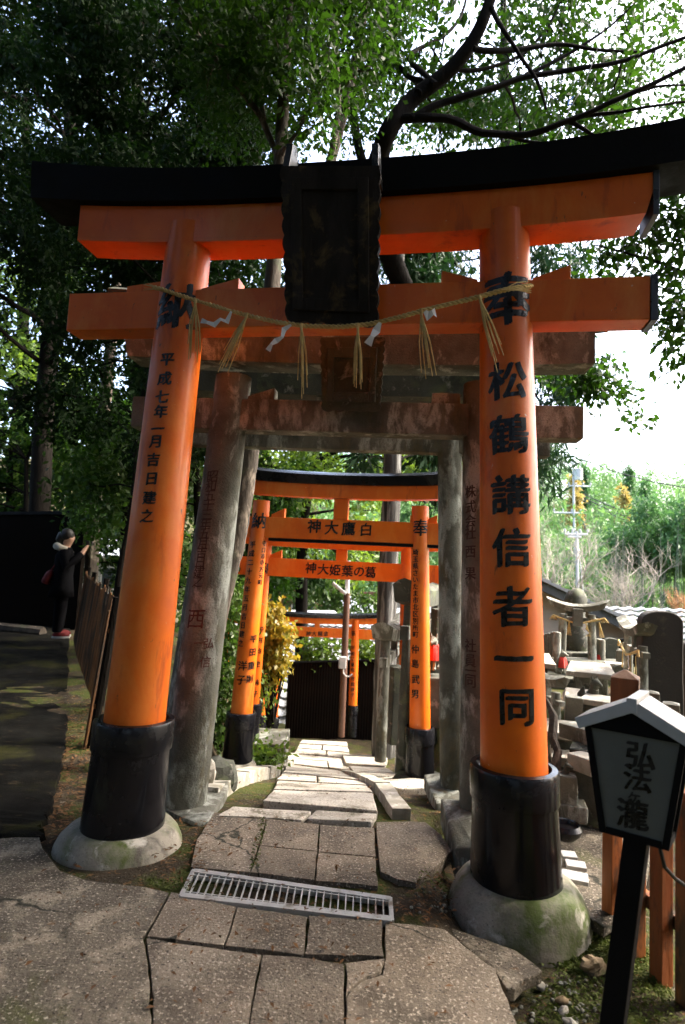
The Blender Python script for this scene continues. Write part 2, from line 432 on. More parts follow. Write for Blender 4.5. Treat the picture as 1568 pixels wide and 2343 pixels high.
for k, (a, b) in enumerate(zip(fine(rl, 7), fine(ll, 7))):
    zz = -.03 if k < 5 else .006
    w_ = .05 * mnoise.noise(V((k * .55, 3, 0))) + .035 * mnoise.noise(V((k * 1.9, 8, 0)))
    a = a + V((w_, 0, 0))
    secs.append([a + V((.012, 0, zz - .035)), a + V((0, 0, zz - .004 + .01 * mnoise.noise(V((k * 1.3, 1, 5)))))] + [a.lerp(b, t) + V((0, 0, zz + .012 * mnoise.noise(V((t * 9, k * .8, 2))))) for t in (.03, .1, .2, .35, .5, .7, 1)])
rd.loft(secs, cap=False, closed=False, smooth=True)
tag(rd.build('road', M['road']), kind='structure')

# descending stone steps
XL = [(3.8, -.64), (5.2, -.60), (7, -.60), (9.6, -.62)]
XR = [(3.8, .36), (5.2, .27), (7.6, .14), (9.6, .12)]
SZ = [(3.8, 0), (4.2, -.03), (4.65, -.10), (6.3, -.55), (7.6, -.97), (9.5, -1.36)]
def gs(u, v, tab=SZ):
    """point of the descending flight seen at (u, v)"""
    lo, hi = 3.2, 11.0
    for _ in range(40):
        m = (lo + hi) / 2; p = px(u, v, m)
        if p.z > ip(m, tab): lo = m
        else: hi = m
    return px(u, v, lo)
rr = random.Random(12)
polys = []
TR = [(492, 1869, 856, 1888), (528, 1842, 868, 1862), (622, 1808, 858, 1815), (632, 1785, 844, 1797), (646, 1767, 838, 1786), (658, 1748, 827, 1768), (666, 1736, 814, 1748), (672, 1725, 807, 1736), (679, 1712, 801, 1722), (684, 1701, 798, 1708), (690, 1692, 796, 1697)]
for k in range(len(TR) - 1):
    a = TR[k]; b_ = TR[k + 1]
    p0, p1, p2, p3 = gs(a[0], a[1]), gs(a[2], a[3]), gs(b_[2], b_[3]), gs(b_[0], b_[1])
    if k == 1: p0 = gs(598, 1838)
    dz = rr.uniform(-.006, .006)
    for p in (p0, p1): p.z += .012 + dz
    for p in (p2, p3): p.z += dz
    cs = [0, rr.uniform(.3, .7), 1] if k in (0, 3, 5, 7, 8) else [0, 1]
    for c0, c1 in zip(cs[:-1], cs[1:]):
        polys.append([p0.lerp(p1, c0), p0.lerp(p1, c1), p3.lerp(p2, c1), p3.lerp(p2, c0)])
slab_set('stone_steps', polys, M['step'], th=.16, gap=.012, bev=.010, seed=5)
# kerb stones either side of the steps, with slabs and rocks beside them
def kerb(pts, wd, seed, zoff=.04):
    rr = random.Random(seed); out = []
    for (x0, y0), (x1, y1) in zip(pts[:-1], pts[1:]):
        a = V((x0, y0, ip(y0, SZ) + zoff)); b = V((x1, y1, ip(y1, SZ) + zoff))
        n = (b - a).cross(V((0, 0, 1))).normalized() * wd * rr.uniform(.85, 1.15)
        out.append([a, b, b + n, a + n])
    return out
slab_set('kerb', kerb([(.40, 3.95), (.34, 4.75), (.26, 5.7), (.19, 6.8), (.14, 7.7)], .11, 2) +
         kerb([(-.90, 4.15), (-.83, 4.85), (-.80, 5.0), (-.74, 5.9), (-.70, 6.0), (-.68, 7.0), (-.66, 7.05), (-.66, 8.3), (-.64, 8.35), (-.63, 9.4)], .17, 6, .06),
         M['granite_pale'], th=.2, gap=.008, bev=.014, seed=9)
slab_set('side_path', [
    [V((.52, 4.75, -.13)), V((.95, 4.9, -.15)), V((.9, 5.6, -.33)), V((.42, 5.5, -.33))],
    [V((.42, 5.55, -.34)), V((.86, 5.7, -.36)), V((.8, 6.9, -.72)), V((.32, 6.7, -.72))],
    [V((.3, 6.8, -.72)), V((.8, 7.0, -.76)), V((.74, 8.2, -1.05)), V((.24, 8.2, -1.05))],
    [V((.2, 8.3, -1.05)), V((.72, 8.3, -1.06)), V((.9, 9.8, -1.38)), V((.16, 9.8, -1.38))],
], M['step'], th=.1, gap=.012, bev=.012, seed=11)

def rock(name, label, cat, c, d, m, rz=0, seed=0, sub=2, amt=.25, group=None):
    mb = MB(); mb.ball((0, 0, 0), (d[0] / 2, d[1] / 2, d[2] / 2), 12, 8)
    for i, p in enumerate(mb.v):
        q = V(p); f = 1 + amt * mnoise.noise(q.normalized() * 1.7 + V((seed * 3.1, seed, 0))) + amt * .4 * mnoise.noise(q.normalized() * 4 + V((seed, 2, 0)))
        mb.v[i] = tuple(q * f)
    o = mb.build(name, m)
    for f in o.data.polygons: f.use_smooth = seed % 2 == 0
    o.location = c; o.rotation_euler = (0, 0, rz)
    return tag(o, label, cat, group)
def slab(name, label, cat, poly, th, m, bev=.012, jit=.006, group=None):
    mb = MB(); mb.prism([V(p) - V((0, 0, th)) for p in poly], (0, 0, th))
    o = mb.build(name, m, bevel=bev, seg=2, cuts=1, jit=jit)
    return tag(o, label, cat, group)

slab('flat_stone', 'flat stone slab at the foot of the thick mottled stone pillar', 'stone slab', P((372, 1850), (400, 1795), (525, 1786), (522, 1806), (478, 1880), (452, 1884)), .07, M['granite'])
o = rock('rock', 'rounded mossy rock behind the foot of the thick mottled stone pillar', 'rock', px(497, 1782, 4.55), (.30, .3, .30), M['granite_dark'], seed=3)
slab('flat_stone', 'pale tilted flagstone at the foot of the slim grey stone pillar', 'stone slab', [px(970, 1772, 4.75), px(1030, 1766, 4.75), px(1062, 1830, 4.35), px(1000, 1838, 4.3)], .10, M['granite'], group=None)
slab('flat_stone', 'long smooth grey slab against the left side of the large black right collar', 'stone slab', [px(1009, 1826, 3.95), px(1075, 1830, 3.85), px(1092, 1940, 3.3), px(1042, 1940, 3.4)], .16, M['granite'])
slab('mortar_slab', 'broken pale mortar patch spreading in front of the big right mossy footing', 'mortar patch', P((1000, 2110), (1060, 2130), (1180, 2172), (1220, 2205), (1242, 2225), (1200, 2240), (1180, 2262), (1160, 2262), (1130, 2215), (1070, 2170), z=-.055), .05, M['concrete'], bev=.008)
slab('platform', 'low concrete block with a mossy top left of the steps under the yellow bush', 'block', [px(588, 1665, 8.3), px(664, 1668, 8.1), px(655, 1705, 7.4), px(580, 1702, 7.5)], .55, M['granite'])
rock('stone', 'small white stone on the ground right behind the mottled stone pillar', 'stone', px(478, 1768, 4.3), (.10, .09, .16), M['granite_pale'], seed=5)

# ---------------------------------------------------------------- steel drain grate
def grate():
    c = [pz(u, v, .007) for u, v in ((444, 1987), (893, 2051), (897, 2104), (414, 2048))]
    t = thing('drain_grate', 'galvanised steel drain grate let into the paving across the path', 'drain grate', (c[0] + c[2]) / 2)
    o = V(t.location); c = [p - o for p in c]
    A, B, C_, D = c
    mb = MB()
    def bar(p, q, wd, h, up=0.0):
        d = (q - p).normalized(); n = d.cross(V((0, 0, 1))) * wd / 2; z = V((0, 0, h)); u = V((0, 0, up))
        mb.hexa([p - n + u - z, q - n + u - z, q + n + u - z, p + n + u - z, p - n + u, q - n + u, q + n + u, p + n + u])
    s = (D - A).normalized() * .016
    bar(A + s * .9, B + s * .9, .034, .03); bar(D - s * .4, C_ - s * .4, .034, .03)
    bar(A, D, .02, .03, -.002); bar(B, C_, .02, .03, -.002)
    mb.build('frame', M['steel'], t, bevel=.002)
    mb = MB()
    for i in range(1, 28):
        k = i / 28
        bar(A.lerp(B, k) + s * 1.5, D.lerp(C_, k) - s, .0055, .012, -.003)
    mb.build('bars', M['steel'], t)
    mb = MB()
    for k in (.2, .82):
        bar(A.lerp(D, k), B.lerp(C_, k), .0065, .02, -.005)
    mb.build('cross_rods', M['steel'], t)
    mb = MB()
    z = V((0, 0, -.075))
    mb.add([A + z, B + z, C_ + z, D + z], [(0, 1, 2, 3)])
    mb.build('pit', M['pit'], t)
grate()
# ---------------------------------------------------------------- lettering
def glyph(ch, bold=.012):
    cu = bpy.data.curves.new('lettering', 'FONT'); cu.body = ch; cu.size = 1; cu.offset = bold; cu.resolution_u = 3
    cu.align_x = 'CENTER'
    o = bpy.data.objects.new('lettering', cu); COL.objects.link(o)
    dg = bpy.context.evaluated_depsgraph_get()
    me = bpy.data.meshes.new_from_object(o.evaluated_get(dg))
    bpy.data.objects.remove(o); bpy.data.curves.remove(cu)
    return me
_gc = {}
def glyph_bm(ch, bold):
    """outline of one character centred on its own square, cut in strips so that it can be bent round a pillar"""
    if (ch, bold) not in _gc:
        me = glyph(ch, bold)
        bm = bmesh.new(); bm.from_mesh(me); bpy.data.meshes.remove(me)
        bmesh.ops.remove_doubles(bm, verts=bm.verts, dist=1e-5)
        for k in range(-5, 6):
            bmesh.ops.bisect_plane(bm, geom=bm.verts[:] + bm.edges[:] + bm.faces[:], plane_co=(k * .1, 0, 0), plane_no=(1, 0, 0))
        vs = [(v.co.x, v.co.y) for v in bm.verts]
        bm.verts.index_update()
        fs = [[v.index for v in f.verts] for f in bm.faces]
        be = [(e.verts[0].index, e.verts[1].index) for e in bm.edges if len(e.link_faces) == 1]
        bm.free()
        _gc[(ch, bold)] = (vs, fs, be)
    return _gc[(ch, bold)]
def put_glyph(mb, ch, size, place, bold=.012, wide=1.0, depth=.004, seed=0, skew=.06, rough=.018):
    """place(x, y, h) -> point: x right, y up, h out of the surface"""
    vs, fs, be = glyph_bm(ch, 0.0)
    k = seed * 7.7; size = float(size)
    nib = bold * 1.15
    for c, (ox, oy) in enumerate(((-1, -.75), (-.35, .15), (.35, -.15), (1, .75), (.1, 0))):
        pts = []
        for x, y in vs:
            y -= .36
            n = mnoise.noise_vector(V((x * 5 + k, y * 5, k))) * rough
            # the brush presses harder where a stroke begins
            pts.append(((x + n.x + ox * nib) * wide, y + n.y + skew * x + oy * nib))
        d = depth - c * .00035
        top = [place(x * size, y * size, d) for x, y in pts]
        n = len(pts)
        if c in (0, 3):
            bot = [place(x * size, y * size, -.004) for x, y in pts]
            mb.add(top + bot, [f for f in fs] + [(a, b, b + n, a + n) for a, b in be])
        else:
            mb.add(top, fs)

# ---------------------------------------------------------------- torii gates
class Gate:
    """one torii gate in its own frame: x along the beams, y away from the camera, z up"""
    def __init__(s, label, PL, PR, group=None, name='torii_gate', cat='torii gate'):
        PL, PR = V(PL), V(PR)
        s.c = (PL + PR) / 2; d = PR - PL
        s.ang = math.atan2(d.y, d.x); s.half = math.hypot(d.x, d.y) / 2
        s.z0 = [PL.z - s.c.z, PR.z - s.c.z]
        s.t = thing(name, label, cat, s.c, s.ang, group)
        s.inv = (Matrix.Translation(s.c) @ Matrix.Rotation(s.ang, 4, 'Z')).inverted()
        s.pil = []
    def loc(s, u, v, dy=0.0):
        """point of the gate's plane (shifted dy to the front) seen at pixel (u, v), in its own frame"""
        o = s.inv @ EYE; e = s.inv @ (EYE + ray(u, v)); d = e - o
        return o + d * ((dy - o.y) / d.y)
    def pillar(s, i, r0, r1, h, lean, m, sleeve=None, mound=None, sm_mat=None, md_mat=None, foot=0.0):
        x = (-s.half, s.half)[i]; tx = lean * (1 if i == 0 else -1); z0 = s.z0[i] + foot
        mb = MB()
        prof = [(r0 + (r1 - r0) * k / 12, z0 + h * k / 12) for k in range(13)]
        b = V((x - tx * 0, 0, 0))
        mb.lathe(prof, b, 40, (tx, 0))
        s.pil.append(dict(x=x, tx=tx, z0=z0, r=lambda z: r0 + (r1 - r0) * (z - z0) / h))
        p = mb.build('pillar', m, s.t)
        if sleeve:
            zb, zt, rs, rb = sleeve
            mb = MB()
            mb.lathe([(rb, zb), (rs, zt - .16), (rs, zt - .155), (rs + .010, zt - .15), (rs + .010, zt - .012), (rs + .004, zt), (r0 + .012, zt + .004), (r0 + .010, zt - .03)], b, 44, (tx, 0))
            mb.build('collar', sm_mat or M['black'], s.t)
        if mound:
            rm, hm, zb = mound
            mb = MB()
            mb.lathe([(rm * .98, zb - .12), (rm * .985, zb), (rm * .98, zb + hm * .25), (rm * .945, zb + hm * .5), (rm * .88, zb + hm * .74), (rm * .79, zb + hm * .91), (rm * .70, zb + hm * .99), (rm * .5, zb + hm)], (x + tx * zb, 0, 0), 48, None, wob=.012, seed=i + 3)
            mb.build('footing', md_mat or M['mound'], s.t, jit=.006, jsc=7)
        return p
    def beam(s, name, x0, x1, zb, h, th, m, curve=0.0, y=0.0, n=24, slant=0.0, roofed=False, pw=2.4, bevel=.006, x_c=0.0, grow=0.0):
        mb = MB(); secs = []
        hw = max(abs(x0 - x_c), abs(x1 - x_c))
        for k in range(n + 1):
            x = x0 + (x1 - x0) * k / n
            e = abs((x - x_c) / hw) ** pw
            c = curve * e; g = grow * e
            sl = 0
            if slant: sl = slant * (1 if x > 0 else -1) * (abs((x - x_c) / hw) > .999)
            b, t = zb + c, zb + c + h + g
            if roofed:
                q = [(x - sl, y - th / 2, b), (x, y - th / 2 - .02, b + h * .78 + g), (x + sl, y - th * .3, t), (x + sl, y, t + th * .10), (x + sl, y + th * .3, t), (x, y + th / 2 + .02, b + h * .78 + g), (x - sl, y + th / 2, b)]
            else:
                q = [(x - sl, y - th / 2, b), (x + sl, y - th / 2, t), (x + sl, y + th / 2, t), (x - sl, y + th / 2, b)]
            secs.append(q)
        mb.loft(secs)
        return mb.build(name, m, s.t, bevel=bevel if n == 1 else 0)
    def wedge(s, x0, x1, z0, z1a, z1b, th, m, y=0.0):
        mb = MB()
        mb.prism([V((x0, y - th / 2, z0)), V((x1, y - th / 2, z0)), V((x1, y - th / 2, z1b)), V((x0, y - th / 2, z1a))], (0, th, 0))
        return mb.build('wedge', m, s.t, bevel=.004)
    def write_pillar(s, i, rows, m, bold=.016, name='lettering', side=None, rough=.018, k0=0, depth=.004):
        p = s.pil[i]; mb = MB()
        for j, (ch, u, v, sz) in enumerate([(c_, float(u_), float(v_), float(s_)) for c_, u_, v_, s_ in rows]):
            q = s.loc(u, v, -p['r'](p['z0'] + 1.5) * .9)
            z = q.z; r = p['r'](z)
            vd = (s.inv.to_3x3() @ ray(u, v)); vd.z = 0; vd.normalize()
            ax = p['x'] + p['tx'] * z
            # where the sight line meets the round pillar
            o = s.inv @ EYE; d = s.inv.to_3x3() @ ray(u, v)
            ox, oy = o.x - ax, o.y
            A = d.x ** 2 + d.y ** 2; B = 2 * (ox * d.x + oy * d.y); Cc = ox * ox + oy * oy - r * r
            D = B * B - 4 * A * Cc
            if D < 0: a0 = math.copysign(1.2, q.x - ax)
            else:
                t = (-B - math.sqrt(D)) / (2 * A)
                a0 = math.atan2(ox + d.x * t, -(oy + d.y * t))
                z = o.z + d.z * t; ax = p['x'] + p['tx'] * z; r = p['r'](z)
            dist = (q - o).length
            size = sz / FPX * dist
            def place(x, y, h, a0=a0, z=z):
                zz = z + y; rr_ = p['r'](zz) + h; a = a0 + x / p['r'](zz)
                return V((p['x'] + p['tx'] * zz + rr_ * math.sin(a), -rr_ * math.cos(a), zz))
            put_glyph(mb, ch, size, place, bold, seed=j + k0, rough=rough, depth=depth)
        return mb.build(name, m, s.t)
    def write_flat(s, rows, yf, m, bold=.016, k0=0, par=None):
        mb = MB()
        for j, (ch, u, v, sz) in enumerate([(c_, float(u_), float(v_), float(s_)) for c_, u_, v_, s_ in rows]):
            q = s.loc(u, v, yf); size = sz / FPX * (q - s.inv @ EYE).length
            put_glyph(mb, ch, size, lambda x, y, h: V((q.x + x, yf - h, q.z + y)), bold, seed=j + k0, depth=.003)
        return mb.build('lettering', m, par or s.t)

# the near orange gate
G = Gate('large nearest orange torii gate with a black lintel and a dark carved plaque', (-1.105, 3.45, 0), (.925, 3.10, 0))
OR, BK = M['orange'], M['black']
G.pillar(0, .170, .128, 3.42, .040, OR, (-.06, .625, .205, .222), (.345, .19, -.12))
G.pillar(1, .168, .128, 3.40, .041, OR, (-.08, .575, .203, .222), (.340, .25, -.19))
nl, nr = G.loc(155, 715, -.075).x, G.loc(1489, 700, -.075).x
zn = 2.80; hn = .225
G.beam('tie_beam', nl, nr, zn, hn, .15, OR, n=1)
G.beam('tie_beam_cap', nr + .001, nr + .035, zn - .006, hn + .012, .162, M['copper'], n=1, bevel=.003)
sl, sr = G.loc(178, 540, -.105).x, G.loc(1494, 480, -.105).x
G.beam('upper_lintel', sl, sr, 3.285, .215, .21, OR, curve=.055, n=26, slant=.03, pw=2.6)
G.beam('lintel_cap', sr + .001, sr + .03, 3.325, .235, .225, M['copper'], n=1, bevel=.003)
G.beam('top_lintel', sl - .30, sr + .36, 3.503, .225, .30, M['black_matte'], curve=.10, n=36, slant=.07, roofed=True, pw=2.6, grow=.05)
G.beam('strut', -.10, .10, zn + hn + .001, 3.284 - zn - hn, .13, OR, n=1)
for u0, u1, v, a, b in ((300, 375, 672, 20, 30), (468, 552, 671, 8, 32), (1010, 1092, 659, 34, 10), (1216, 1302, 655, 8, 38)):
    A, B = G.loc(u0, v), G.loc(u1, v); k = 3.2 / FPX
    G.wedge(A.x, B.x, zn + hn + .001, zn + hn + a * k, zn + hn + b * k, .10, OR)
G.write_pillar(1, [('奉', 1162, 684, 122), ('松', 1162, 871, 88), ('鶴', 1166, 994, 92), ('講', 1170, 1133, 92), ('信', 1172, 1254, 90), ('者', 1174, 1389, 92), ('一', 1177, 1511, 88), ('同', 1184, 1619, 82)], M['ink'], bold=.026)
G.write_pillar(0, [('納', 408, 700, 104)] + [(c, u, v, 31) for c, u, v in zip('平成七年一月吉日建之', (383, 377, 371, 368, 361, 357, 351, 347, 342, 336), (822, 866, 908, 942, 981, 1010, 1052, 1095, 1139, 1181))], M['ink'], bold=.026, k0=20)
# small round knot in the paint of the left pillar
# plaque, leaning out from the lintel
def plaque(g, uv_t, uv_b, y_t, y_b, th, m, scall, horns=False, carved=False):
    a, b = g.loc(uv_t[0], uv_t[2], y_t), g.loc(uv_t[1], uv_t[2], y_t)
    c, d = g.loc(uv_b[0], uv_b[2], y_b), g.loc(uv_b[1], uv_b[2], y_b)
    ex = (b - a).normalized(); up = ((a + b) / 2 - (c + d) / 2); H = up.length; up.normalize(); nrm = ex.cross(up); nrm = -nrm if nrm.y > 0 else nrm
    c0 = (c + d) / 2; w0 = (d - c).length / 2; w1 = (b - a).length / 2
    def pt(x, y, h): return c0 + ex * x + up * y + nrm * h
    n = 9; pts = []
    L = []
    for k in range(n * 4 + 1):
        t = k / (n * 4); L.append((w0 + (w1 - w0) * t + scall * abs(math.sin(t * PI * n)), H * t))
    nb = 28; bot = [((-w0 + 2 * w0 * k / nb), -scall * 1.2 * abs(math.sin(PI * 5 * k / nb))) for k in range(1, nb)]
    out = [(-x, y) for x, y in L[::-1]] + bot + L
    root = MB(); root.prism([pt(x, y, -th / 2) for x, y in out], nrm * th)
    p = root.build('plaque', m, g.t)
    fr = MB(); iw = .62
    for x0, x1, y0, y1 in ((-w0 * .86, -w0 * iw, .05, H - .06), (w0 * iw, w0 * .86, .05, H - .06), (-w0 * iw, w0 * iw, .05, .11), (-w0 * iw, w0 * iw, H - .12, H - .06)):
        fr.hexa([pt(x0, y0, th / 2 - .002), pt(x1, y0, th / 2 - .002), pt(x1, y1, th / 2 - .002), pt(x0, y1, th / 2 - .002), pt(x0, y0, th / 2 + .016), pt(x1, y0, th / 2 + .016), pt(x1, y1, th / 2 + .016), pt(x0, y1, th / 2 + .016)])
    fr.build('frame', m, p, bevel=.004)
    if horns:
        for sx in (-1, 1):
            hb = MB()
            q = [pt(sx * w1 * 1.0, H - .02, th / 2), pt(sx * w1 * .96, H + .14, -th / 2 - .02), pt(sx * w1 * .96, H + .16, -th / 2 - .10), pt(sx * w1 * .98, H - .04, -th / 2 - .16)]
            hb.prism(q, ex * (-sx * .035))
            hb.build('side_board', M['copper'], p, bevel=.003)
    return p
plaque(G, (648, 868, 384), (660, 862, 738), -.34, -.19, .05, M['plaque'], .012, horns=True)

# straw rope with tassels and paper streamers, hung across the near gate
def rope():
    pts = [(352, 657, 3.30), (372, 662, 3.28), (450, 688, 3.22), (560, 720, 3.16), (640, 738, 3.10), (700, 746, 3.06), (780, 748, 3.03), (850, 741, 3.0), (920, 724, 2.97), (980, 707, 2.95), (1060, 688, 2.93), (1100, 678, 2.91), (1150, 664, 2.90), (1200, 655, 2.92), (1216, 654, 2.97)]
    pw = [px(*p) for p in pts]
    # even resampling
    seg = []
    for a, b in zip(pw[:-1], pw[1:]):
        for k in range(14): seg.append(a.lerp(b, k / 14))
    seg.append(pw[-1])
    for _ in range(6): seg = [seg[0]] + [(seg[i - 1] + seg[i] * 2 + seg[i + 1]) / 4 for i in range(1, len(seg) - 1)] + [seg[-1]]
    o0 = V(seg[len(seg) // 2])
    t = thing('straw_rope', 'twisted straw rope with tassels and white paper streamers hung across the near orange gate', 'straw rope', o0)
    mb = MB(); L = 0
    for s in range(2):
        q = []; L = 0
        for i, p in enumerate(seg):
            if i: L += (p - seg[i - 1]).length
            d = (seg[min(i + 1, len(seg) - 1)] - seg[max(i - 1, 0)]).normalized()
            a = d.cross(V((0, 0, 1))).normalized(); b = d.cross(a)
            th = L * 130 + s * PI
            q.append(p - o0 + (a * math.cos(th) + b * math.sin(th)) * .006)
        mb.tube(q, .0082, 6)
    mb.build('rope', M['straw'], t)
    rr = random.Random(3)
    for u, v, Y, u2, v2 in ((447, 688, 3.19, 443, 838), (566, 721, 3.12, 508, 855), (690, 745, 3.04, 688, 912), (819, 746, 2.99, 817, 914), (963, 712, 2.93, 985, 882), (1097, 680, 2.89, 1150, 850)):
        mb = MB(); a = px(u, v, Y) - o0; e = px(u2, v2, Y - .02) - o0
        for k in range(9):
            j = V((rr.uniform(-.034, .034), rr.uniform(-.02, .02), rr.uniform(-.02, .05)))
            f = rr.uniform(.72, 1.0)
            b = a.lerp(e, f) + j
            m1 = a.lerp(b, .5) + V((j.x * .25, j.y * .3, 0))
            mb.tube([a + V((rr.uniform(-.004, .004), 0, .006)), a.lerp(b, .12), m1, b], [.0045, .0042, .0034, .002], 5)
        mb.tube([a + V((0, 0, .012)), a + (e - a) * .06], [.008, .007], 7)
        mb.build('tassel', M['straw'], t)
    # loose straw ends at the knot
    mb = MB(); a = px(1148, 664, 2.885) - o0
    for k in range(10):
        b = px(1214 + rr.uniform(-8, 4), 650 + rr.uniform(-10, 22), 2.93) - o0
        mb.tube([a, a.lerp(b, .5) + V((0, -.02, rr.uniform(-.01, .012))), b], [.003, .003, .0016], 5)
    mb.build('straw_ends', M['straw'], t)
    mb = MB(); a = px(372, 661, 3.26) - o0
    for k in range(7):
        b = px(336 + rr.uniform(-8, 8), 656 + rr.uniform(-8, 10), 3.3) - o0
        mb.tube([a, b], [.003, .0014], 5)
    mb.build('straw_ends', M['straw'], t)
    for pts, wd in ((((530, 713), (519, 735), (505, 731), (490, 742), (474, 738), (460, 732)), .022), (((667, 744), (650, 752), (646, 772), (632, 778), (622, 788), (613, 801)), .022), (((870, 739), (862, 755), (852, 770), (842, 787)), .032), (((972, 713), (980, 722), (990, 716), (998, 714)), .036)):
        mb = MB(); q = [px(u, v, 3.12 if u < 600 else 3.02 if u < 700 else 2.95 if u < 900 else 2.91) - o0 for u, v in pts]
        secs = []
        for i, p in enumerate(q):
            d = (q[min(i + 1, len(q) - 1)] - q[max(i - 1, 0)]).normalized()
            n = d.cross(V((0, 1, .2))).normalized() * wd * (.35 if i in (0,) else .5) * (1 + .3 * ((i % 2) * 2 - 1))
            zz = V((0, .006 * ((i % 2) * 2 - 1), 0))
            secs.append([p + n + zz, p - n + zz, p - n + zz + V((0, .0012, 0)), p + n + zz + V((0, .0012, 0))])
        mb.loft(secs); mb.build('paper_streamer', M['paper'], t)
rope()

# the two stone gates
GR = M['granite']
A = Gate('thick weathered stone torii gate with a stone plaque, directly behind the near orange gate', (-.905, 3.98, .0), (.93, 3.80, -.02))
A.pillar(0, .142, .118, 2.80, .052, GR, foot=-.08)
A.pillar(1, .142, .118, 2.80, .030, GR, foot=-.08)
al, ar = A.loc(300, 950, -.075).x, A.loc(1337, 960, -.075).x
A.beam('tie_beam', al, ar, 2.365, .205, .15, GR, n=1, bevel=.01)
A.beam('upper_lintel', A.loc(300, 800).x, A.loc(1350, 800).x, 2.80, .26, .22, GR, curve=.03, n=24, slant=.03)
A.beam('top_lintel', A.loc(300, 800).x - .12, A.loc(1350, 800).x + .2, 3.062, .2, .27, M['granite_dark'], curve=.06, n=24, slant=.05, roofed=True)
A.beam('strut', -.1, .1, 2.571, .228, .13, GR, n=1)
for u0, u1, v, a, b in ((572, 632, 905, 8, 30), (988, 1052, 912, 26, 26)):
    p, q = A.loc(u0, v), A.loc(u1, v); k = 3.8 / FPX
    A.wedge(p.x, q.x, 2.571, 2.571 + a * k, 2.571 + b * k, .1, GR)
plaque(A, (737, 880, 772), (740, 868, 938), -.26, -.13, .05, M['granite_dark'], .010)
A.write_pillar(0, [('西', 447, 1416, 46), ('一', 455, 1472, 22), ('弘', 478, 1472, 26), ('信', 470, 1515, 26)], M['ink_red'], bold=.004, rough=.03, depth=.002)
A.write_pillar(0, [(c, u, v, 30) for c, u, v in zip('昭和五十三年五月吉日建之', np.linspace(486, 452, 12), np.linspace(1090, 1330, 12))], M['ink_old'], bold=.006, rough=.03, depth=.002)
A.write_pillar(1, [(c, 1076, v, 31) for c, v in zip('株式会社西果社員一同', (1125, 1160, 1192, 1220, 1262, 1312, 1478, 1512, 1535, 1558))], M['ink_old'], bold=.012, rough=.03, depth=.002)
B = Gate('slimmer grey stone torii gate standing just behind the thick stone gate', (-1.20, 4.76, -.1), (.905, 4.58, -.09))
B.pillar(0, .098, .088, 2.75, .085, GR, foot=-.1)
B.pillar(1, .102, .090, 2.75, .045, GR, foot=-.1)
mb = MB(); mb.lathe([(.16, -.14), (.16, -.02), (.13, .0), (.05, .0)], (B.pil[1]['x'], 0, B.z0[1]), 28); mb.build('footing', GR, B.t, jit=.006)
B.beam('tie_beam', B.loc(440, 1030).x, B.loc(1255, 1030).x, 2.49, .20, .13, GR, n=1, bevel=.01)
B.beam('upper_lintel', -1.4, 1.4, 2.90, .22, .2, M['granite_dark'], curve=.03, n=24, slant=.03)
B.beam('top_lintel', -1.52, 1.52, 3.122, .17, .25, M['granite_dark'], curve=.06, n=24, slant=.05, roofed=True)
B.beam('strut', -.09, .09, 2.691, .208, .12, GR, n=1)

# the orange gates down the steps
G3 = Gate('orange torii gate in front of the steps whose beam reads 神大鷹白, on black collars', (-.95, 6.42, -.58), (.885, 6.20, -.58))
G3.pillar(0, .118, .088, 2.72, .035, OR, (-.02, .565, .143, .158), (.22, .15, -.06), foot=.02)
G3.pillar(1, .108, .086, 2.72, .035, OR, (-.02, .555, .136, .148), (.31, .24, -.14), md_mat=M['granite_dark'], foot=.02)
z = lambda v: G3.loc(784, v).z
G3.beam('tie_beam', G3.loc(508, 1210).x, 1.42, z(1238), z(1190) - z(1238), .11, OR, n=1)
G3.beam('tie_beam_edge', -.72, 1.40, z(1245), z(1238) - z(1245) - .001, .112, M['black_matte'], n=1, bevel=.002)
G3.beam('upper_lintel', -1.18, 1.2, z(1142), z(1112) - z(1142), .14, OR, curve=.04, n=20, slant=.02)
G3.beam('top_lintel', -1.42, 1.45, z(1112) + .001, z(1086) - z(1112), .20, BK, curve=.07, n=28, slant=.05, roofed=True, grow=.03)
G3.beam('strut', G3.loc(765, 1165).x, G3.loc(798, 1165).x, z(1190) + .001, z(1142) - z(1190) - .002, .09, OR, n=1)
for u0, u1, v, a, b in ((622, 652, 1190, 6, 22), (938, 966, 1207, 18, 6), (968, 1000, 1208, 4, 20)):
    p, q = G3.loc(u0, v), G3.loc(u1, v); k = 6.2 / FPX
    G3.wedge(p.x, q.x, z(1190) + .001, z(1190) + a * k, z(1190) + b * k, .07, OR)
G3.write_flat([('神', 720, 1205, 33), ('大', 759, 1208, 33), ('鷹', 798, 1210, 33), ('白', 838, 1212, 31)], -.056, M['ink'], bold=.02)
G3.write_pillar(1, [('奉', 963, 1208, 40)] + [(c, 951, v, 15) for c, v in zip('埼玉県さいたま市北区別所町', np.linspace(1264, 1452, 13))] + [('仲', 950, 1486, 20), ('島', 950, 1519, 20), ('武', 951, 1555, 20), ('男', 950, 1588, 20)], M['ink'], bold=.016, k0=3)
G3.write_pillar(0, [('納', 593, 1192, 38)] + [(c, u, v, 16) for c, u, v in zip('平成二十九年五月吉日建之', np.linspace(578, 551, 12), np.linspace(1246, 1472, 12))] + [(c, u, v, 13) for c, u, v in zip('守口市寺方元町', np.linspace(605, 596, 7), np.linspace(1244, 1332, 7))] + [('洋', 555, 1524, 22), ('子', 552, 1556, 22), ('平', 581, 1462, 18), ('田', 579, 1492, 18), ('重', 576, 1523, 18), ('則', 572, 1554, 18)], M['ink'], bold=.016, k0=6)
G4 = Gate('orange torii gate second down the steps, its beam lettered 神大姫葉の葛', (-1.025, 7.68, -1.0), (.90, 7.46, -1.0))
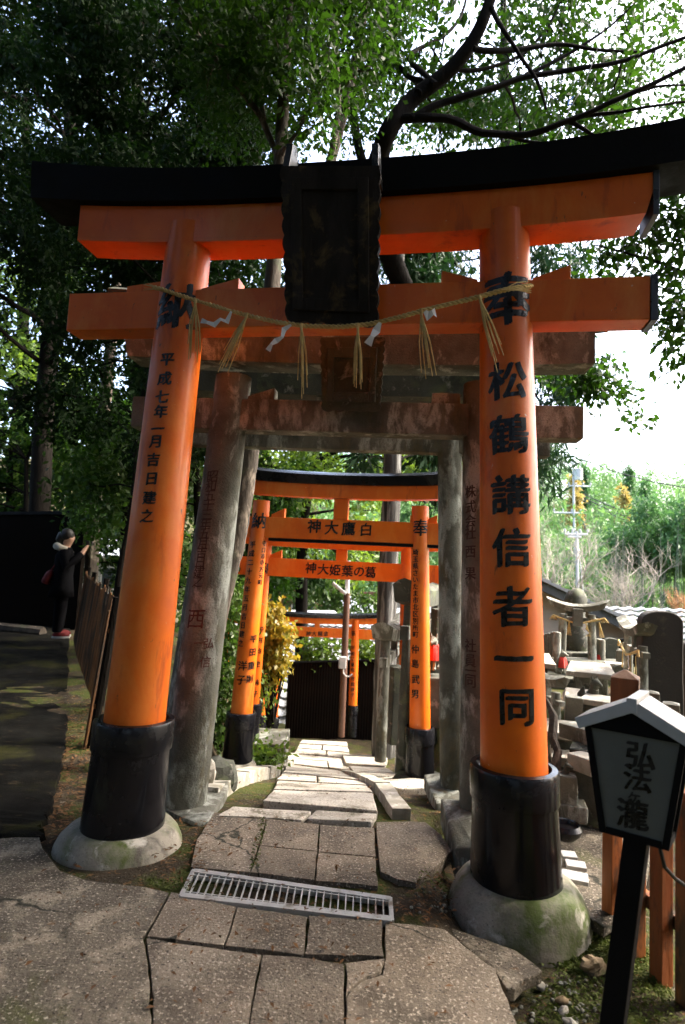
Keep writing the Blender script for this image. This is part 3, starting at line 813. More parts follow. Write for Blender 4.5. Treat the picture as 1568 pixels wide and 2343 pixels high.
G4.pillar(0, .100, .082, 2.75, .03, OR, (-.02, .80, .125, .135), None, foot=.02)
G4.pillar(1, .100, .082, 2.75, .03, OR, (-.02, .60, .125, .135), None, foot=.02)
z = lambda v: G4.loc(784, v).z
G4.beam('tie_beam', G4.loc(538, 1300).x, 1.35, z(1326), z(1284) - z(1326), .10, OR, n=1)
G4.beam('upper_lintel', -1.2, 1.25, z(1258), z(1240) - z(1258), .13, OR, curve=.03, n=20)
G4.beam('top_lintel', -1.4, 1.45, z(1240) + .001, .07, .19, BK, curve=.04, n=24, slant=.03, roofed=True)
G4.beam('strut', G4.loc(770, 1270).x, G4.loc(795, 1270).x, z(1284) + .001, z(1258) - z(1284) - .002, .08, OR, n=1)
for u0, u1, a, b in ((616, 644, 5, 20), (930, 962, 20, 8)):
    p, q = G4.loc(u0, 1288), G4.loc(u1, 1295); k = 7.4 / FPX
    G4.wedge(p.x, q.x, z(1284) + .001, z(1284) + a * k, z(1284) + b * k, .06, OR)
G4.write_flat([(c, u, v, 27) for c, u, v in zip('神大姫葉の葛', (712, 740, 767, 795, 822, 848), (1300, 1303, 1305, 1307, 1308, 1310))], -.051, M['ink'], bold=.02, k0=5)
G4.write_pillar(0, [('納', 612, 1298, 32)] + [(c, u, v, 14) for c, u, v in zip('中村均史純子', (600, 596, 593, 590, 587, 584), (1440, 1465, 1490, 1520, 1562, 1588))], M['ink'], bold=.014, k0=8)
G5 = Gate('small orange torii gate at the bottom of the steps before the tiled roof', px(622, 1665, 11.0), px(805, 1682, 11.0), group=None)
G5.pillar(0, .095, .075, 2.0, .02, OR, (-.1, .22, .11, .115), None)
G5.pillar(1, .080, .068, 2.0, .012, OR, (-.05, .48, .083, .085), None)
z = lambda v: G5.loc(760, v).z
G5.beam('tie_beam', G5.loc(600, 1445).x, G5.loc(858, 1447).x, z(1459), z(1437) - z(1459), .07, OR, n=1, bevel=.003)
G5.beam('upper_lintel', G5.loc(560, 1430).x, G5.loc(868, 1420).x, z(1429), z(1416) - z(1429), .09, OR, curve=.05, n=18, x_c=-.35)
G5.beam('top_lintel', G5.loc(540, 1430).x, G5.loc(880, 1415).x, z(1416) + .001, z(1406) - z(1416), .14, BK, curve=.07, n=22, slant=.02, roofed=True, x_c=-.35)
p, q = G5.loc(720, 1435), G5.loc(732, 1435)
G5.beam('strut', p.x, q.x, z(1437) + .001, z(1429) - z(1437) - .002, .06, OR, n=1, bevel=.002)
p, q = G5.loc(785, 1435), G5.loc(805, 1435); G5.wedge(p.x, q.x, z(1437) + .001, z(1432), z(1434), .05, OR)
p, q = G5.loc(806, 1435), G5.loc(823, 1435); G5.wedge(p.x, q.x, z(1437) + .001, z(1435), z(1431), .05, OR)
G5.write_flat([(c, u, v, 11) for c, u, v in zip('神大龍金', (706, 719, 733, 746), (1450, 1450, 1450, 1450))], -.036, M['ink'], bold=.02)
G5.write_pillar(1, [('奉', 808, 1450, 13)] + [(c, 807, v, 9) for c, v in zip('田頭工業株田頭勝子', (1482, 1496, 1508, 1521, 1533, 1553, 1566, 1578, 1590))], M['ink'], bold=.014)
G6 = Gate('narrow orange torii gate half hidden under the yellow bush', px(505, 1640, 9.6), px(596, 1650, 9.2), group=None)
G6.pillar(0, .07, .06, 1.5, .02, OR, (-.1, .25, .085, .09), None)
G6.pillar(1, .070, .060, 1.5, .02, OR, (-.1, .12, .085, .09), None)
G6.beam('tie_beam', -.55, .55, 1.05, .11, .06, OR, n=1, bevel=.003)
G6.beam('upper_lintel', -.6, .6, 1.40, .07, .08, OR, curve=.03, n=12)
G6.beam('top_lintel', -.68, .68, 1.471, .06, .11, BK, curve=.04, n=12, roofed=True)
G6.write_pillar(1, [(c, 597, v, 10) for c, v in zip('村谷建之', (1585, 1602, 1618, 1632))], M['ink'], bold=.014)
# ---------------------------------------------------------------- right: lantern sign and picket fence
def sign():
    Y = 2.0; a = -R_(37)
    c = px(1460, 1770, Y)
    t = thing('lantern_sign', 'small roofed white lantern sign with black brush lettering on a leaning black post', 'sign', c, a)
    # local frame: x along the face, y to the back, z up
    W1, W0, H = .150, .098, .335; D = .13
    zb, zt = -.185, .150
    M['frame_black'] = M['black_matte']
    def face(y, mb, x0, x1, z0, z1, th, mi=0): mb.hexa([V((x0, y, z0)), V((x1, y, z0)), V((x1, y + th, z0)), V((x0, y + th, z0)), V((x0, y, z1)), V((x1, y, z1)), V((x1, y + th, z1)), V((x0, y + th, z1))])
    def wz(z): return W0 + (W1 - W0) * (z - zb) / (zt - zb)
    mb = MB()
    mb.hexa([V((-wz(zb) + .01, -D / 2 + .006, zb + .01)), V((wz(zb) - .01, -D / 2 + .006, zb + .01)), V((wz(zb) - .01, D / 2 - .006, zb + .01)), V((-wz(zb) + .01, D / 2 - .006, zb + .01)),
             V((-wz(zt) + .01, -D / 2 + .006, zt)), V((wz(zt) - .01, -D / 2 + .006, zt)), V((wz(zt) - .01, D / 2 - .006, zt)), V((-wz(zt) + .01, D / 2 - .006, zt))])
    mb.build('panel', M['panel'], t)
    mb = MB(); e = .02
    for sy in (-1, 1):
        y0 = -D / 2 if sy < 0 else D / 2 - .012
        for sx in (-1, 1):
            q = [V((sx * wz(zb), y0, zb)), V((sx * (wz(zb) - e), y0, zb)), V((sx * (wz(zb) - e), y0 + .012, zb)), V((sx * wz(zb), y0 + .012, zb)),
                 V((sx * wz(zt), y0, zt)), V((sx * (wz(zt) - e), y0, zt)), V((sx * (wz(zt) - e), y0 + .012, zt)), V((sx * wz(zt), y0 + .012, zt))]
            mb.hexa(q)
        mb.hexa([V((-W0 + e, y0, zb)), V((W0 - e, y0, zb)), V((W0 - e, y0 + .012, zb)), V((-W0 + e, y0 + .012, zb)), V((-W0 + e, y0, zb + e)), V((W0 - e, y0, zb + e)), V((W0 - e, y0 + .012, zb + e)), V((-W0 + e, y0 + .012, zb + e))])
    for sx in (-1, 1):
        mb.box((sx * (W0 - .006), 0, zb + .01), (.012, D - .026, .02)); 
    mb.build('frame', M['black_matte'], t)
    mb = MB()
    for y0 in (-D / 2 - .002, D / 2 - .012):
        mb.prism([V((-W1 - .002, y0, zt - .02)), V((W1 + .002, y0, zt - .02)), V((W1 + .006, y0, zt + .0)), V((0, y0, zt + .052)), V((-W1 - .006, y0, zt + .0))], (0, .014, 0))
    mb.build('gable', M['black_matte'], t)
    mb = MB(); RD = D / 2 + .025
    for sx in (-1, 1):
        p0 = V((0, 0, zt + .070)); p1 = V((sx * (W1 + .016), 0, zt - .008))
        n = V((-(p1 - p0).z, 0, (p1 - p0).x)).normalized(); n = n if n.z > 0 else -n
        q = [p0 - n * .020, p1 - n * .020, p1 + n * .014, p0 + n * .014]
        if sx < 0: q[0] = q[0] + V((-.006, 0, 0)); q[3] = q[3] + V((-.012, 0, 0))
        else: q[0] = q[0] + V((.006, 0, 0)); q[3] = q[3] + V((.012, 0, 0))
        mb.prism([p + V((0, -RD, 0)) for p in q], (0, 2 * RD, 0))
    rf = mb.build('roof', M['white'], t, bevel=.002)
    mb = MB(); mb.box((0, 0, zt + .073), (.030, 2 * RD + .012, .045)); mb.build('ridge', M['white'], rf, bevel=.002)
    mb = MB(); inv = (Matrix.Translation(c) @ Matrix.Rotation(a, 4, 'Z')).inverted()
    for j, (ch, u, v, sz) in enumerate((('弘', 1466, 1729, 50), ('法', 1459, 1782, 48), ('ヶ', 1452, 1822, 26), ('瀧', 1448, 1864, 52))):
        o = inv @ EYE; d = inv.to_3x3() @ ray(u, v); q = o + d * ((-D / 2 + .006 - o.y) / d.y)
        put_glyph(mb, ch, sz / FPX * (q - o).length * 1.1, lambda x, y, h: V((q.x + x, q.y - h, q.z + y)), .028, seed=j + 40, depth=.002, rough=.02)
    mb.build('lettering', M['ink'], t)
    mb = MB()
    tx = -.115
    mb.hexa([V((x + tx * (z - zb) * -1 * 0 + (z - zb) * .115, y, z)) for z in (-1.75, zb - .001) for x, y in ((-.034, -.034), (.034, -.034), (.034, .034), (-.034, .034))])
    mb.build('post', M['black_matte'], t, bevel=.005)
    mb = MB()
    inv3 = inv
    cb = [inv @ px(*p) for p in ((1508, 1915, 1.93), (1512, 1945, 1.93), (1522, 1985, 1.95), (1545, 2010, 2.0), (1580, 2035, 2.1), (1640, 2060, 2.2))]
    mb.tube(cb, .006, 7); mb.build('cable', M['cable'], t)
sign()

def picket_fence():
    a0, a1 = pz(1402, 2130, -.13), pz(1521, 2240, -.13)
    d = (a1 - a0); st = d.length / 2 * 1.0; d.normalize()
    ang = math.atan2(d.y, d.x)
    t = thing('picket_fence', 'worn orange picket fence with flaking dark marks behind the lantern sign', 'fence', a0, ang)
    rr = random.Random(4)
    for k in range(0, 8):
        mb = MB(); h = .80 + rr.uniform(-.03, .02); wd = .075
        x = k * .158 + rr.uniform(-.01, .01)
        mb.hexa([V((x + sx * wd / 2 + z * rr.uniform(-.005, .005), sy * .028, z)) for z in (-.08, h) for sx, sy in ((-1, -1), (1, -1), (1, 1), (-1, 1))])
        mb.build('picket', M['orange_aged'], t, bevel=.004)
    for z in (.2, .62):
        mb = MB(); mb.hexa([V((x, y, zz)) for zz in (z, z + .055) for x, y in ((-.05, .030), (1.2, .030), (1.2, .065), (-.05, .065))]); mb.build('rail', M['orange_aged'], t, bevel=.003)
picket_fence()

# ---------------------------------------------------------------- right: the crowded stone altars
GD, GP_, GRn = M['granite_dark'], M['granite_pale'], M['granite']
def small_torii(label, PL, PR, r, h, over, m=GRn, group=None, kas_h=.11, kas_t=.15, curve=.05, nuki=.72, rope_=False, plaque_=False, nuki_over=.12, lean=.03, pillar_top=.98):
    g = Gate(label, PL, PR, group)
    hf = g.half
    for i in (0, 1): g.pillar(i, r, r * .85, h * pillar_top, lean, m, foot=-.06)
    g.beam('top_lintel', -hf - over, hf + over, h * .93, kas_h, kas_t, m, curve=curve, n=18, slant=.025, roofed=True, pw=2.0)
    g.beam('tie_beam', -hf - nuki_over, hf + nuki_over, h * nuki, h * .075, r * 1.3, m, n=1, bevel=.004)
    g.beam('strut', -r * .9, r * .9, h * (nuki + .076), h * (.929 - nuki - .076), r * 1.1, m, n=1, bevel=.004)
    if plaque_:
        mb = MB(); mb.box((0, -r * 1.6, h * .84), (.11, .05, .20)); mb.build('plaque', m, g.t, bevel=.006)
    if rope_:
        mb = MB(); z0 = h * (nuki + .05)
        q = [V((-hf - .1, -r * 1.4, z0 + .03)), V((-hf * .5, -r * 1.6, z0 - .03)), V((0, -r * 1.7, z0 - .055)), V((hf * .5, -r * 1.6, z0 - .03)), V((hf + .12, -r * 1.4, z0 + .03))]
        mb.tube(q, .012, 6)
        for x in (-hf - .1, hf + .12):
            for k in range(5): mb.tube([V((x, -r * 1.4, z0 + .03)), V((x + (k - 2) * .02, -r * 1.5, z0 - .02))], [.006, .003], 4)
        o = mb.build('straw_rope', M['straw'], g.t)
        for x in (-hf * .55, hf * .5, hf + .06):
            mb = MB()
            for k in range(5): mb.tube([V((x, -r * 1.6, z0 - .02)), V((x + (k - 2) * .012 + .03 * (x > 0), -r * 1.7, z0 - .19))], [.004, .002], 4)
            mb.build('tassel', M['straw'], g.t)
        mb = MB()
        x = hf * .25
        q = [(x, z0 - .04), (x + .03, z0 - .08), (x + .01, z0 - .1), (x + .06, z0 - .15), (x + .03, z0 - .17)]
        for (xa, za), (xb, zb) in zip(q[:-1], q[1:]): mb.prism([V((xa - .012, -r * 1.75, za)), V((xa + .022, -r * 1.75, za)), V((xb + .022, -r * 1.75, zb)), V((xb - .012, -r * 1.75, zb))], (0, .002, 0))
        mb.build('paper_streamer', M['paper'], g.t)
    return g
T3 = small_torii('small stone torii gate with straw rope in front of the rounded dark boulder stone', px(1284, 1520, 7.3), px(1356, 1524, 7.2), .052, .66, .15, rope_=True, plaque_=True, kas_h=.085, kas_t=.085, curve=.07, nuki=.76)
T4 = small_torii('small stone torii gate seen nearly end-on beside the big black headstone', px(1437, 1590, 5.9), px(1472, 1640, 5.3), .045, .66, .13, kas_h=.075, kas_t=.13, curve=.07, nuki=.70, rope_=True)
T5 = small_torii('small low stone torii gate with a short upturned lintel near the big orange pillar', px(1228, 1690, 5.2), px(1272, 1716, 4.85), .042, .50, .10, kas_h=.075, kas_t=.08, curve=.03, nuki=.70, nuki_over=.09)
T6 = small_torii('mossy little stone torii gate on the slope beside the steps, seen end-on', px(871, 1728, 6.75), px(912, 1668, 8.3), .062, 1.30, .28, kas_h=.16, kas_t=.2, curve=.10, nuki=.76, m=M['granite'])
T7 = small_torii('tall narrow stone torii gate partly hidden behind the eagle lettered orange gate', px(918, 1785, 6.35), px(988, 1706, 7.6), .062, 1.83, .13, kas_h=.22, kas_t=.22, curve=.07, nuki=.76, m=GD)

# cylinder topped stone fences, one row each
def post_row(label, pts, r, h, m=GRn):
    o0 = V(pts[0]); t = thing('stone_fence', label, 'stone fence', o0)
    rr = random.Random(len(pts))
    for p in pts:
        mb = MB(); hh = h * rr.uniform(.95, 1.06)
        mb.lathe([(r, -.1), (r * .98, hh - .02), (r * .85, hh), (.005, hh + .004)], V(p) - o0, 14); mb.build('post', m, t)
    mb = MB(); d = (V(pts[-1]) - o0)
    mb.tube([V((0, 0, h * .35)), d + V((0, 0, h * .35))], r * .4, 8); mb.build('rail', m, t)
post_row('row of round-topped pale stone fence posts left of the rope-hung small torii', [px(1246 + k * 7, 1512 + k * .8, 7.9 - k * .25) for k in range(5)], .045, .32)
post_row('row of round stone posts right of the rope-hung small torii', [px(1362 + k * 7, 1515 + k * 2, 7.5 - k * .15) for k in range(3)], .045, .28)
# the boulder stone and its plinth
b0 = px(1316, 1492, 7.8)
mb = MB(); mb.lathe([(.13, -.05), (.165, .06), (.18, .2), (.155, .36), (.125, .48), (.145, .58), (.145, .68), (.10, .76), (.03, .79)], (0, 0, 0), 22, wob=.05, seed=2)
o = mb.build('boulder_stone', GD, jit=.02); o.location = b0
tag(o, 'dark upright boulder stone with a rounded top behind the rope-hung small torii', 'boulder')
def block(name, label, cat, u, v, Y, d, m, rz=0, taper=1.0, bevel=.012, jit=.008, group=None, cuts=1):
    """stone block whose base centre is seen at (u, v), Y metres ahead"""
    mb = MB(); mb.box((0, 0, d[2] / 2), d, None, 0, taper)
    o = mb.build(name, m, bevel=bevel, cuts=cuts, jit=jit)
    o.location = px(u, v, Y); o.rotation_euler = (0, 0, rz)
    return tag(o, label, cat, group)
block('stone_plinth', 'broad stone plinth carrying the dark boulder stone', 'plinth', 1322, 1512, 7.7, (.62, .4, .12), GD, .1)
block('stone_terrace', 'stepped dark stone block under the red-bibbed fox statue', 'stone block', 1296, 1615, 6.9, (.62, .5, .33), GD, -.1)
block('stone_terrace', 'long weathered stone step below the round boulder, behind the shrine box', 'stone block', 1360, 1560, 7.1, (.72, .4, .24), GD, .05)
# stone shrine box with a sloping lid
def shrine_box(label, u, v, Y, d, rz, lid, m):
    c = px(u, v, Y); t = thing('stone_shrine', label, 'stone shrine', c, rz)
    mb = MB(); mb.box((0, 0, d[2] / 2), d); mb.build('body', m, t, bevel=.01, jit=.004, cuts=1)
    mb = MB(); w, q = d[0] / 2 + .07, d[1] / 2 + .08
    mb.hexa([V((-w, -q, d[2] + .001)), V((w, -q, d[2] + .001)), V((w, q, d[2] + .03)), V((-w, q, d[2] + .03)), V((-w, -q, d[2] + .05)), V((w, -q, d[2] + .05)), V((w * .8, q * .5, d[2] + .05 + lid)), V((-w * .8, q * .5, d[2] + .05 + lid))])
    mb.build('lid', GP_, t, bevel=.008, jit=.004, cuts=1)
    mb = MB(); mb.box((0, -d[1] / 2 - .004, d[2] * .5), (d[0] * .42, .02, d[2] * .6)); mb.build('niche_door', GD, t, bevel=.003)
shrine_box('stone shrine box with a broad pale sloping lid, between torii rope and brown post', 1350, 1618, 6.0, (.30, .28, .30), -.35, .06, GRn)
shrine_box('dark stone shrine box with a mossy lid half hidden by the big orange pillar', 1226, 1600, 6.4, (.20, .22, .34), -.2, .07, GD)
# brown wooden post with a pyramid head
def capped_post(name, label, cat, u, v, Y, w, h, m, rz, cap=.05):
    c = px(u, v, Y); mb = MB()
    mb.loft([[V((x * w / 2, y * w / 2, z)) for x, y in ((-1, -1), (1, -1), (1, 1), (-1, 1))] for z in (0, h)] + [[V((x * .01, y * .01, h + cap)) for x, y in ((-1, -1), (1, -1), (1, 1), (-1, 1))]])
    o = mb.build(name, m, bevel=.006); o.location = c; o.rotation_euler = (0, 0, rz)
    return tag(o, label, cat)
capped_post('wooden_post', 'thick brown square wooden post with a low pyramid top behind the lantern sign', 'post', 1430, 1800, 4.3, .175, .73, M['woodbrown'], -.5)
# headstones
def headstone(label, u, v, Y, w, h, th, m, rz, rnd=.5, jit=.006):
    mb = MB(); q = [(-w / 2 * 1.02, 0)]
    for k in range(15):
        a = PI - PI * k / 14
        q.append((w / 2 * math.copysign(abs(math.cos(a)) ** .8, math.cos(a)), h - w * rnd * .6 + w * rnd * .6 * math.sin(a)))
    q.append((w / 2 * 1.02, 0))
    mb.prism([V((x, -th / 2, z)) for x, z in q], (0, th, 0))
    o = mb.build('headstone', m, bevel=.015, seg=3, cuts=2, jit=jit); o.location = px(u, v, Y); o.rotation_euler = (0, 0, rz)
    return tag(o, label, 'headstone')
headstone('large black headstone with a rounded top, tallest stone at the right', 1510, 1660, 5.4, .335, .98, .14, M['headstone'], -.15)
headstone('black slab headstone cut off by the right edge, beside the tallest round one', 1596, 1660, 5.6, .26, .74, .14, M['headstone'], -.1, .2)
# square pillars and slabs around the sign
capped_post('stone_post', 'square grey stone post with a flat worn top below the black headstone', 'stone post', 1490, 1760, 4.2, .10, .50, GRn, -.4, .012)
capped_post('stone_post', 'short pale square stone post at the right, beside the lantern roof slope', 'stone post', 1536, 1780, 4.0, .10, .46, GRn, -.5, .012)
block('stone_rail', 'dark slanted stone rail beyond the lantern roof at the right edge', 'stone rail', 1572, 1690, 3.9, (.42, .09, .09), GD, -.7)
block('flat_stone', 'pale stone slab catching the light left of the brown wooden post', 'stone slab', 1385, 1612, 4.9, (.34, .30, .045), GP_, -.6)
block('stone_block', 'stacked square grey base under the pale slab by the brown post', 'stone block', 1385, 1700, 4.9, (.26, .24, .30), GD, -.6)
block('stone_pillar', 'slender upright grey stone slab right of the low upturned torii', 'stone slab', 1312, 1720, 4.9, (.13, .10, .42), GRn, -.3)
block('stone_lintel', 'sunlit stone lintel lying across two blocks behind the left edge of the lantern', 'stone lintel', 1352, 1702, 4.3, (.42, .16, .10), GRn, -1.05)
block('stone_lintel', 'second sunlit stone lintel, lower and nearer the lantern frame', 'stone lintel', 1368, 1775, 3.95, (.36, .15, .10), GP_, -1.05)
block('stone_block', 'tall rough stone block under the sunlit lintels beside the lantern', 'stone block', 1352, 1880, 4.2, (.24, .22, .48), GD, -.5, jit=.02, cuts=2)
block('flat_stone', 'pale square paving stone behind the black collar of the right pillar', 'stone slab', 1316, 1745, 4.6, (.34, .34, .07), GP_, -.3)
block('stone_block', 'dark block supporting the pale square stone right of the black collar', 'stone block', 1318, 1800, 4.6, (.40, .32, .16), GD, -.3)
block('stone_pedestal', 'small two-step stone pedestal of the little fox beside the black collar', 'pedestal', 1298, 1872, 4.0, (.22, .18, .10), GRn, -.3)
block('stone_pedestal', 'upright stone die standing on the two-step pedestal by the black collar', 'pedestal', 1296, 1845, 4.0, (.12, .12, .20), GRn, -.3)
block('stone_pillar', 'small pale stone block in front of the shadowed fox statue', 'stone block', 1330, 1655, 5.2, (.12, .10, .18), GRn, .3)
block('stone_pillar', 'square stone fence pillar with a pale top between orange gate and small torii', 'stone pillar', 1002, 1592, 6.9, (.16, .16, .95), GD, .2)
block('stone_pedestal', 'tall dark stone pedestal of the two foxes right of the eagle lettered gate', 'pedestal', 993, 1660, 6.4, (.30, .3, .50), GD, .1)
block('small_altar', 'low pale stone altar table beside the end-on torii with the rope', 'stone altar', 1412, 1552, 6.6, (.24, .2, .16), GP_, -.3)
block('stone_pillar', 'rough stone lantern stump with a curved cap between the two torii by the steps', 'stone lantern', 905, 1700, 7.1, (.2, .2, .85), GD, .3)
slab('paving', 'cracked grey concrete paving behind the right orange pillar and its footing', 'paving', [px(1272, 1905, 3.95), px(1330, 1880, 4.2), px(1420, 1855, 4.5), px(1500, 1900, 4.2), px(1470, 2060, 3.1), px(1380, 2120, 2.9), px(1290, 2060, 3.2)], .05, M['concrete'], bev=.006)
rr = random.Random(7)
for k, (u, v, w, h, lb) in enumerate(((1312, 2012, .14, .10, 'largest bright white stone tile lying behind the right mossy footing'), (1318, 1985, .10, .08, 'white stone tile in the middle of the row behind the right footing'), (1302, 1962, .08, .08, 'farthest small white stone tile behind the right footing'))):
    block('white_tile', lb, 'stone tile', u, v, 3.2 + .18 * k, (w, h, .02), M['white'], -.35 + .1 * k, bevel=.003, jit=0, cuts=0)
# bowl standing in for a dark wet stone behind the collar
mb = MB(); mb.lathe([(.06, 0), (.09, .03), (.10, .06), (.085, .085), (.075, .08), (.07, .065)], (0, 0, 0), 20)
o = mb.build('wet_stone_stand_in', M['black']); o.location = px(1292, 1918, 3.75); tag(o, 'small dark bowl standing in for a wet stone on the paving behind the right collar', 'basin')

# fox statues
def fox(label, loc, h, rz, bib=True, m=None):
    t = thing('fox_statue', label, 'statue', loc, rz)
    s = h / .40
    mb = MB()
    k = lambda pts, rad, n=9: mb.tube([V(p) * s for p in pts], [r * s for r in rad], n)
    k(((0, .06, 0), (0, .07, .06), (0, .05, .13), (0, .01, .20), (0, -.02, .26)), (.05, .082, .078, .058, .045))
    for sx in (-1, 1):
        k(((sx * .035, -.07, 0), (sx * .035, -.065, .06), (sx * .03, -.035, .16)), (.02, .017, .024), 7)
        k(((sx * .035, -.095, .008), (sx * .035, -.06, .012)), (.016, .02), 6)
        k(((sx * .06, -.03, .012), (sx * .065, .04, .03), (sx * .05, .08, .07)), (.022, .04, .03), 7)
        k(((sx * .022, -.015, .335), (sx * .034, -.012, .365), (sx * .036, -.012, .40)), (.018, .013, .002), 6)
    k(((0, -.01, .25), (0, -.02, .30), (0, -.045, .325), (0, -.085, .31), (0, -.12, .298)), (.042, .05, .045, .026, .012), 10)
    k(((0, .12, .02), (0, .17, .06), (0, .175, .16), (0, .14, .25)), (.022, .04, .045, .008), 8)
    mb.build('body', m or GRn, t, jit=.002)
    if bib:
        mb = MB()
        secs = []
        for z, r in ((.275, .050), (.24, .072), (.19, .088), (.13, .098), (.10, .10)):
            secs.append([V((r * math.sin(a) * s, (-.012 - r * .85 * math.cos(a) - .012 * math.sin(a * 5)) * s, z * s)) for a in np.linspace(-2.1, 2.1, 15)])
        mb.loft([[p for p in q] for q in secs], cap=False, closed=False)
        o = mb.build('bib', M['red'], t)
        md = o.modifiers.new('thickness', 'SOLIDIFY'); md.thickness = .004
fox('seated stone fox statue in a red bib left of the rope-hung small torii', px(1284, 1540, 6.6), .25, .9)
fox('small stone fox in a red bib right of the rope-hung small torii', px(1370, 1522, 7.2), .18, .7)
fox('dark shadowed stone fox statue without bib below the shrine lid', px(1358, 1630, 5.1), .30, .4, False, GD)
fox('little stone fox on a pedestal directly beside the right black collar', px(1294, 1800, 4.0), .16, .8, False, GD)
fox('stone fox with a red bib on the tall pedestal right of the eagle lettered gate', px(992, 1530, 6.4), .36, -.5, True)
# twisted dead branch leaning behind the right pillar
mb = MB(); q = [px(1250, 1600, 4.5), px(1266, 1640, 4.4), px(1262, 1690, 4.3), px(1276, 1720, 4.25), px(1270, 1760, 4.2), px(1285, 1800, 4.15), px(1283, 1870, 4.1)]
mb.tube(q, [.012, .03, .035, .028, .032, .024, .02], 8, wob=.4, seed=2); tag(mb.build('driftwood', M['bark'], jit=.008), 'gnarled dead branch standing between the black collar and the stone torii', 'dead branch')

# more of the small stones crowded together on the slope
shrine_box('tiny stone shrine with a low lid between the end-on torii and the black headstone', 1452, 1640, 5.5, (.16, .16, .20), -.5, .05, GD)
shrine_box('small dark stone shrine low on the slope under the low upturned torii', 1284, 1735, 4.75, (.15, .15, .17), -.3, .05, GD)
shrine_box('narrow stone shrine just behind the sunlit lintels, left of the fox in shadow', 1326, 1668, 5.6, (.14, .16, .24), -.3, .05, GRn)
capped_post('stone_post', 'thin leaning stone marker between the shrine box and the low upturned torii', 'stone post', 1305, 1650, 5.9, .07, .36, GD, -.2, .02)
capped_post('stone_post', 'thin stone marker in front of the black corrugated fence, left of the end-on torii', 'stone post', 1418, 1560, 6.9, .07, .34, GRn, -.3, .02)
capped_post('stone_post', 'short stone marker squeezed between the brown wooden post and the end-on torii', 'stone post', 1452, 1660, 4.9, .08, .34, GD, -.3, .02)
headstone('small rounded dark gravestone behind the brown wooden post', 1422, 1600, 6.2, .15, .34, .08, GD, -.2)
headstone('small rounded mossy gravestone beside the rope-hung torii, right of the round posts', 1398, 1530, 7.4, .16, .36, .08, GD, -.1)
rock('rock', 'mossy boulder at the foot of the slope right of the fox pedestal', 'rock', px(1330, 1880, 4.5), (.28, .24, .22), GD, .4, seed=9, amt=.4)
rock('rock', 'dark boulder in the hollow behind the gnarled dead branch', 'rock', px(1292, 1745, 4.9), (.24, .22, .26), GD, 1.1, seed=11, amt=.4)
M['red_dark'] = mat('dark_red_cloth', (.16, .012, .012), (.10, .008, .01), 8, .8, .2, 60)
# ---------------------------------------------------------------- left: person, fence, dark wall
def skin_mesh(name, verts, edges, radii, m, parent=None, sub=1, root=0):
    me = bpy.data.meshes.new(name); me.from_pydata([tuple(v) for v in verts], edges, [])
    o = bpy.data.objects.new(name, me); COL.objects.link(o)
    sk = o.modifiers.new('skin', 'SKIN'); sk.use_smooth_shade = True
    for i, r in enumerate(radii):
        d = me.skin_vertices[0].data[i]; d.radius = (r, r) if not isinstance(r, tuple) else r; d.use_root = i == root
    ss = o.modifiers.new('smooth', 'SUBSURF'); ss.levels = sub; ss.render_levels = sub
    me.materials.append(m)
    if parent: o.parent = parent
    return o
PX, PY_, PZ_ = (lambda p: (p.x, p.y, p.z))(px(133, 1458, 9.6))
FACE = 1.9                        # turned to look up the slope past the trees
per = thing('person', 'person in dark clothes with a pale hood, both hands raised, by the black wall', 'person', (PX, PY_, PZ_), FACE)
# own frame: -y is the way the person faces
J = {'pel': (0, .02, .86), 'sp': (0, .0, 1.05), 'ch': (0, .0, 1.22), 'nk': (0, .0, 1.38), 'hd': (0, -.02, 1.47), 'hd2': (0, -.03, 1.56), 'hd3': (0, -.02, 1.63),
     'nose': (0, -.115, 1.535)}
vs = list(J.values()); nm = list(J); E = [(0, 1), (1, 2), (2, 3), (3, 4), (4, 5), (5, 6), (5, 7)]
rad = [(.15, .11), (.135, .10), (.16, .11), .055, .075, (.078, .095), .05, .014]
def addc(start, pts, rs):
    p = start
    for q, r in zip(pts, rs):
        vs.append(q); rad.append(r); E.append((p, len(vs) - 1)); p = len(vs) - 1
    return p
for sx in (-1, 1):
    addc(0, [(sx * .09, .01, .80), (sx * .10, .0, .46), (sx * .10, .02, .10), (sx * .10, -.06, .05)], [.095, .062, .042, .04])
    wj = addc(2, [(sx * .17, .0, 1.30), (sx * .24, -.04, 1.08), (sx * .12, -.24, 1.30), (sx * .085, -.27, 1.37)], [.062, .048, .034, .026])
    for k in range(4):
        addc(wj, [(sx * (.08 - .016 * k), -.30 - .006 * k, 1.42 + .012 * (1.5 - abs(k - 1.5))), (sx * (.06 - .016 * k), -.33, 1.435 + .008 * k)], [.0095, .007])
    addc(wj, [(sx * .055, -.275, 1.395), (sx * .035, -.295, 1.42)], [.011, .008])
    vs.append((sx * .078, -.02, 1.55)); rad.append(.014); E.append((5, len(vs) - 1))
b = skin_mesh('body', vs, E, rad, M['skin'], per, 2)
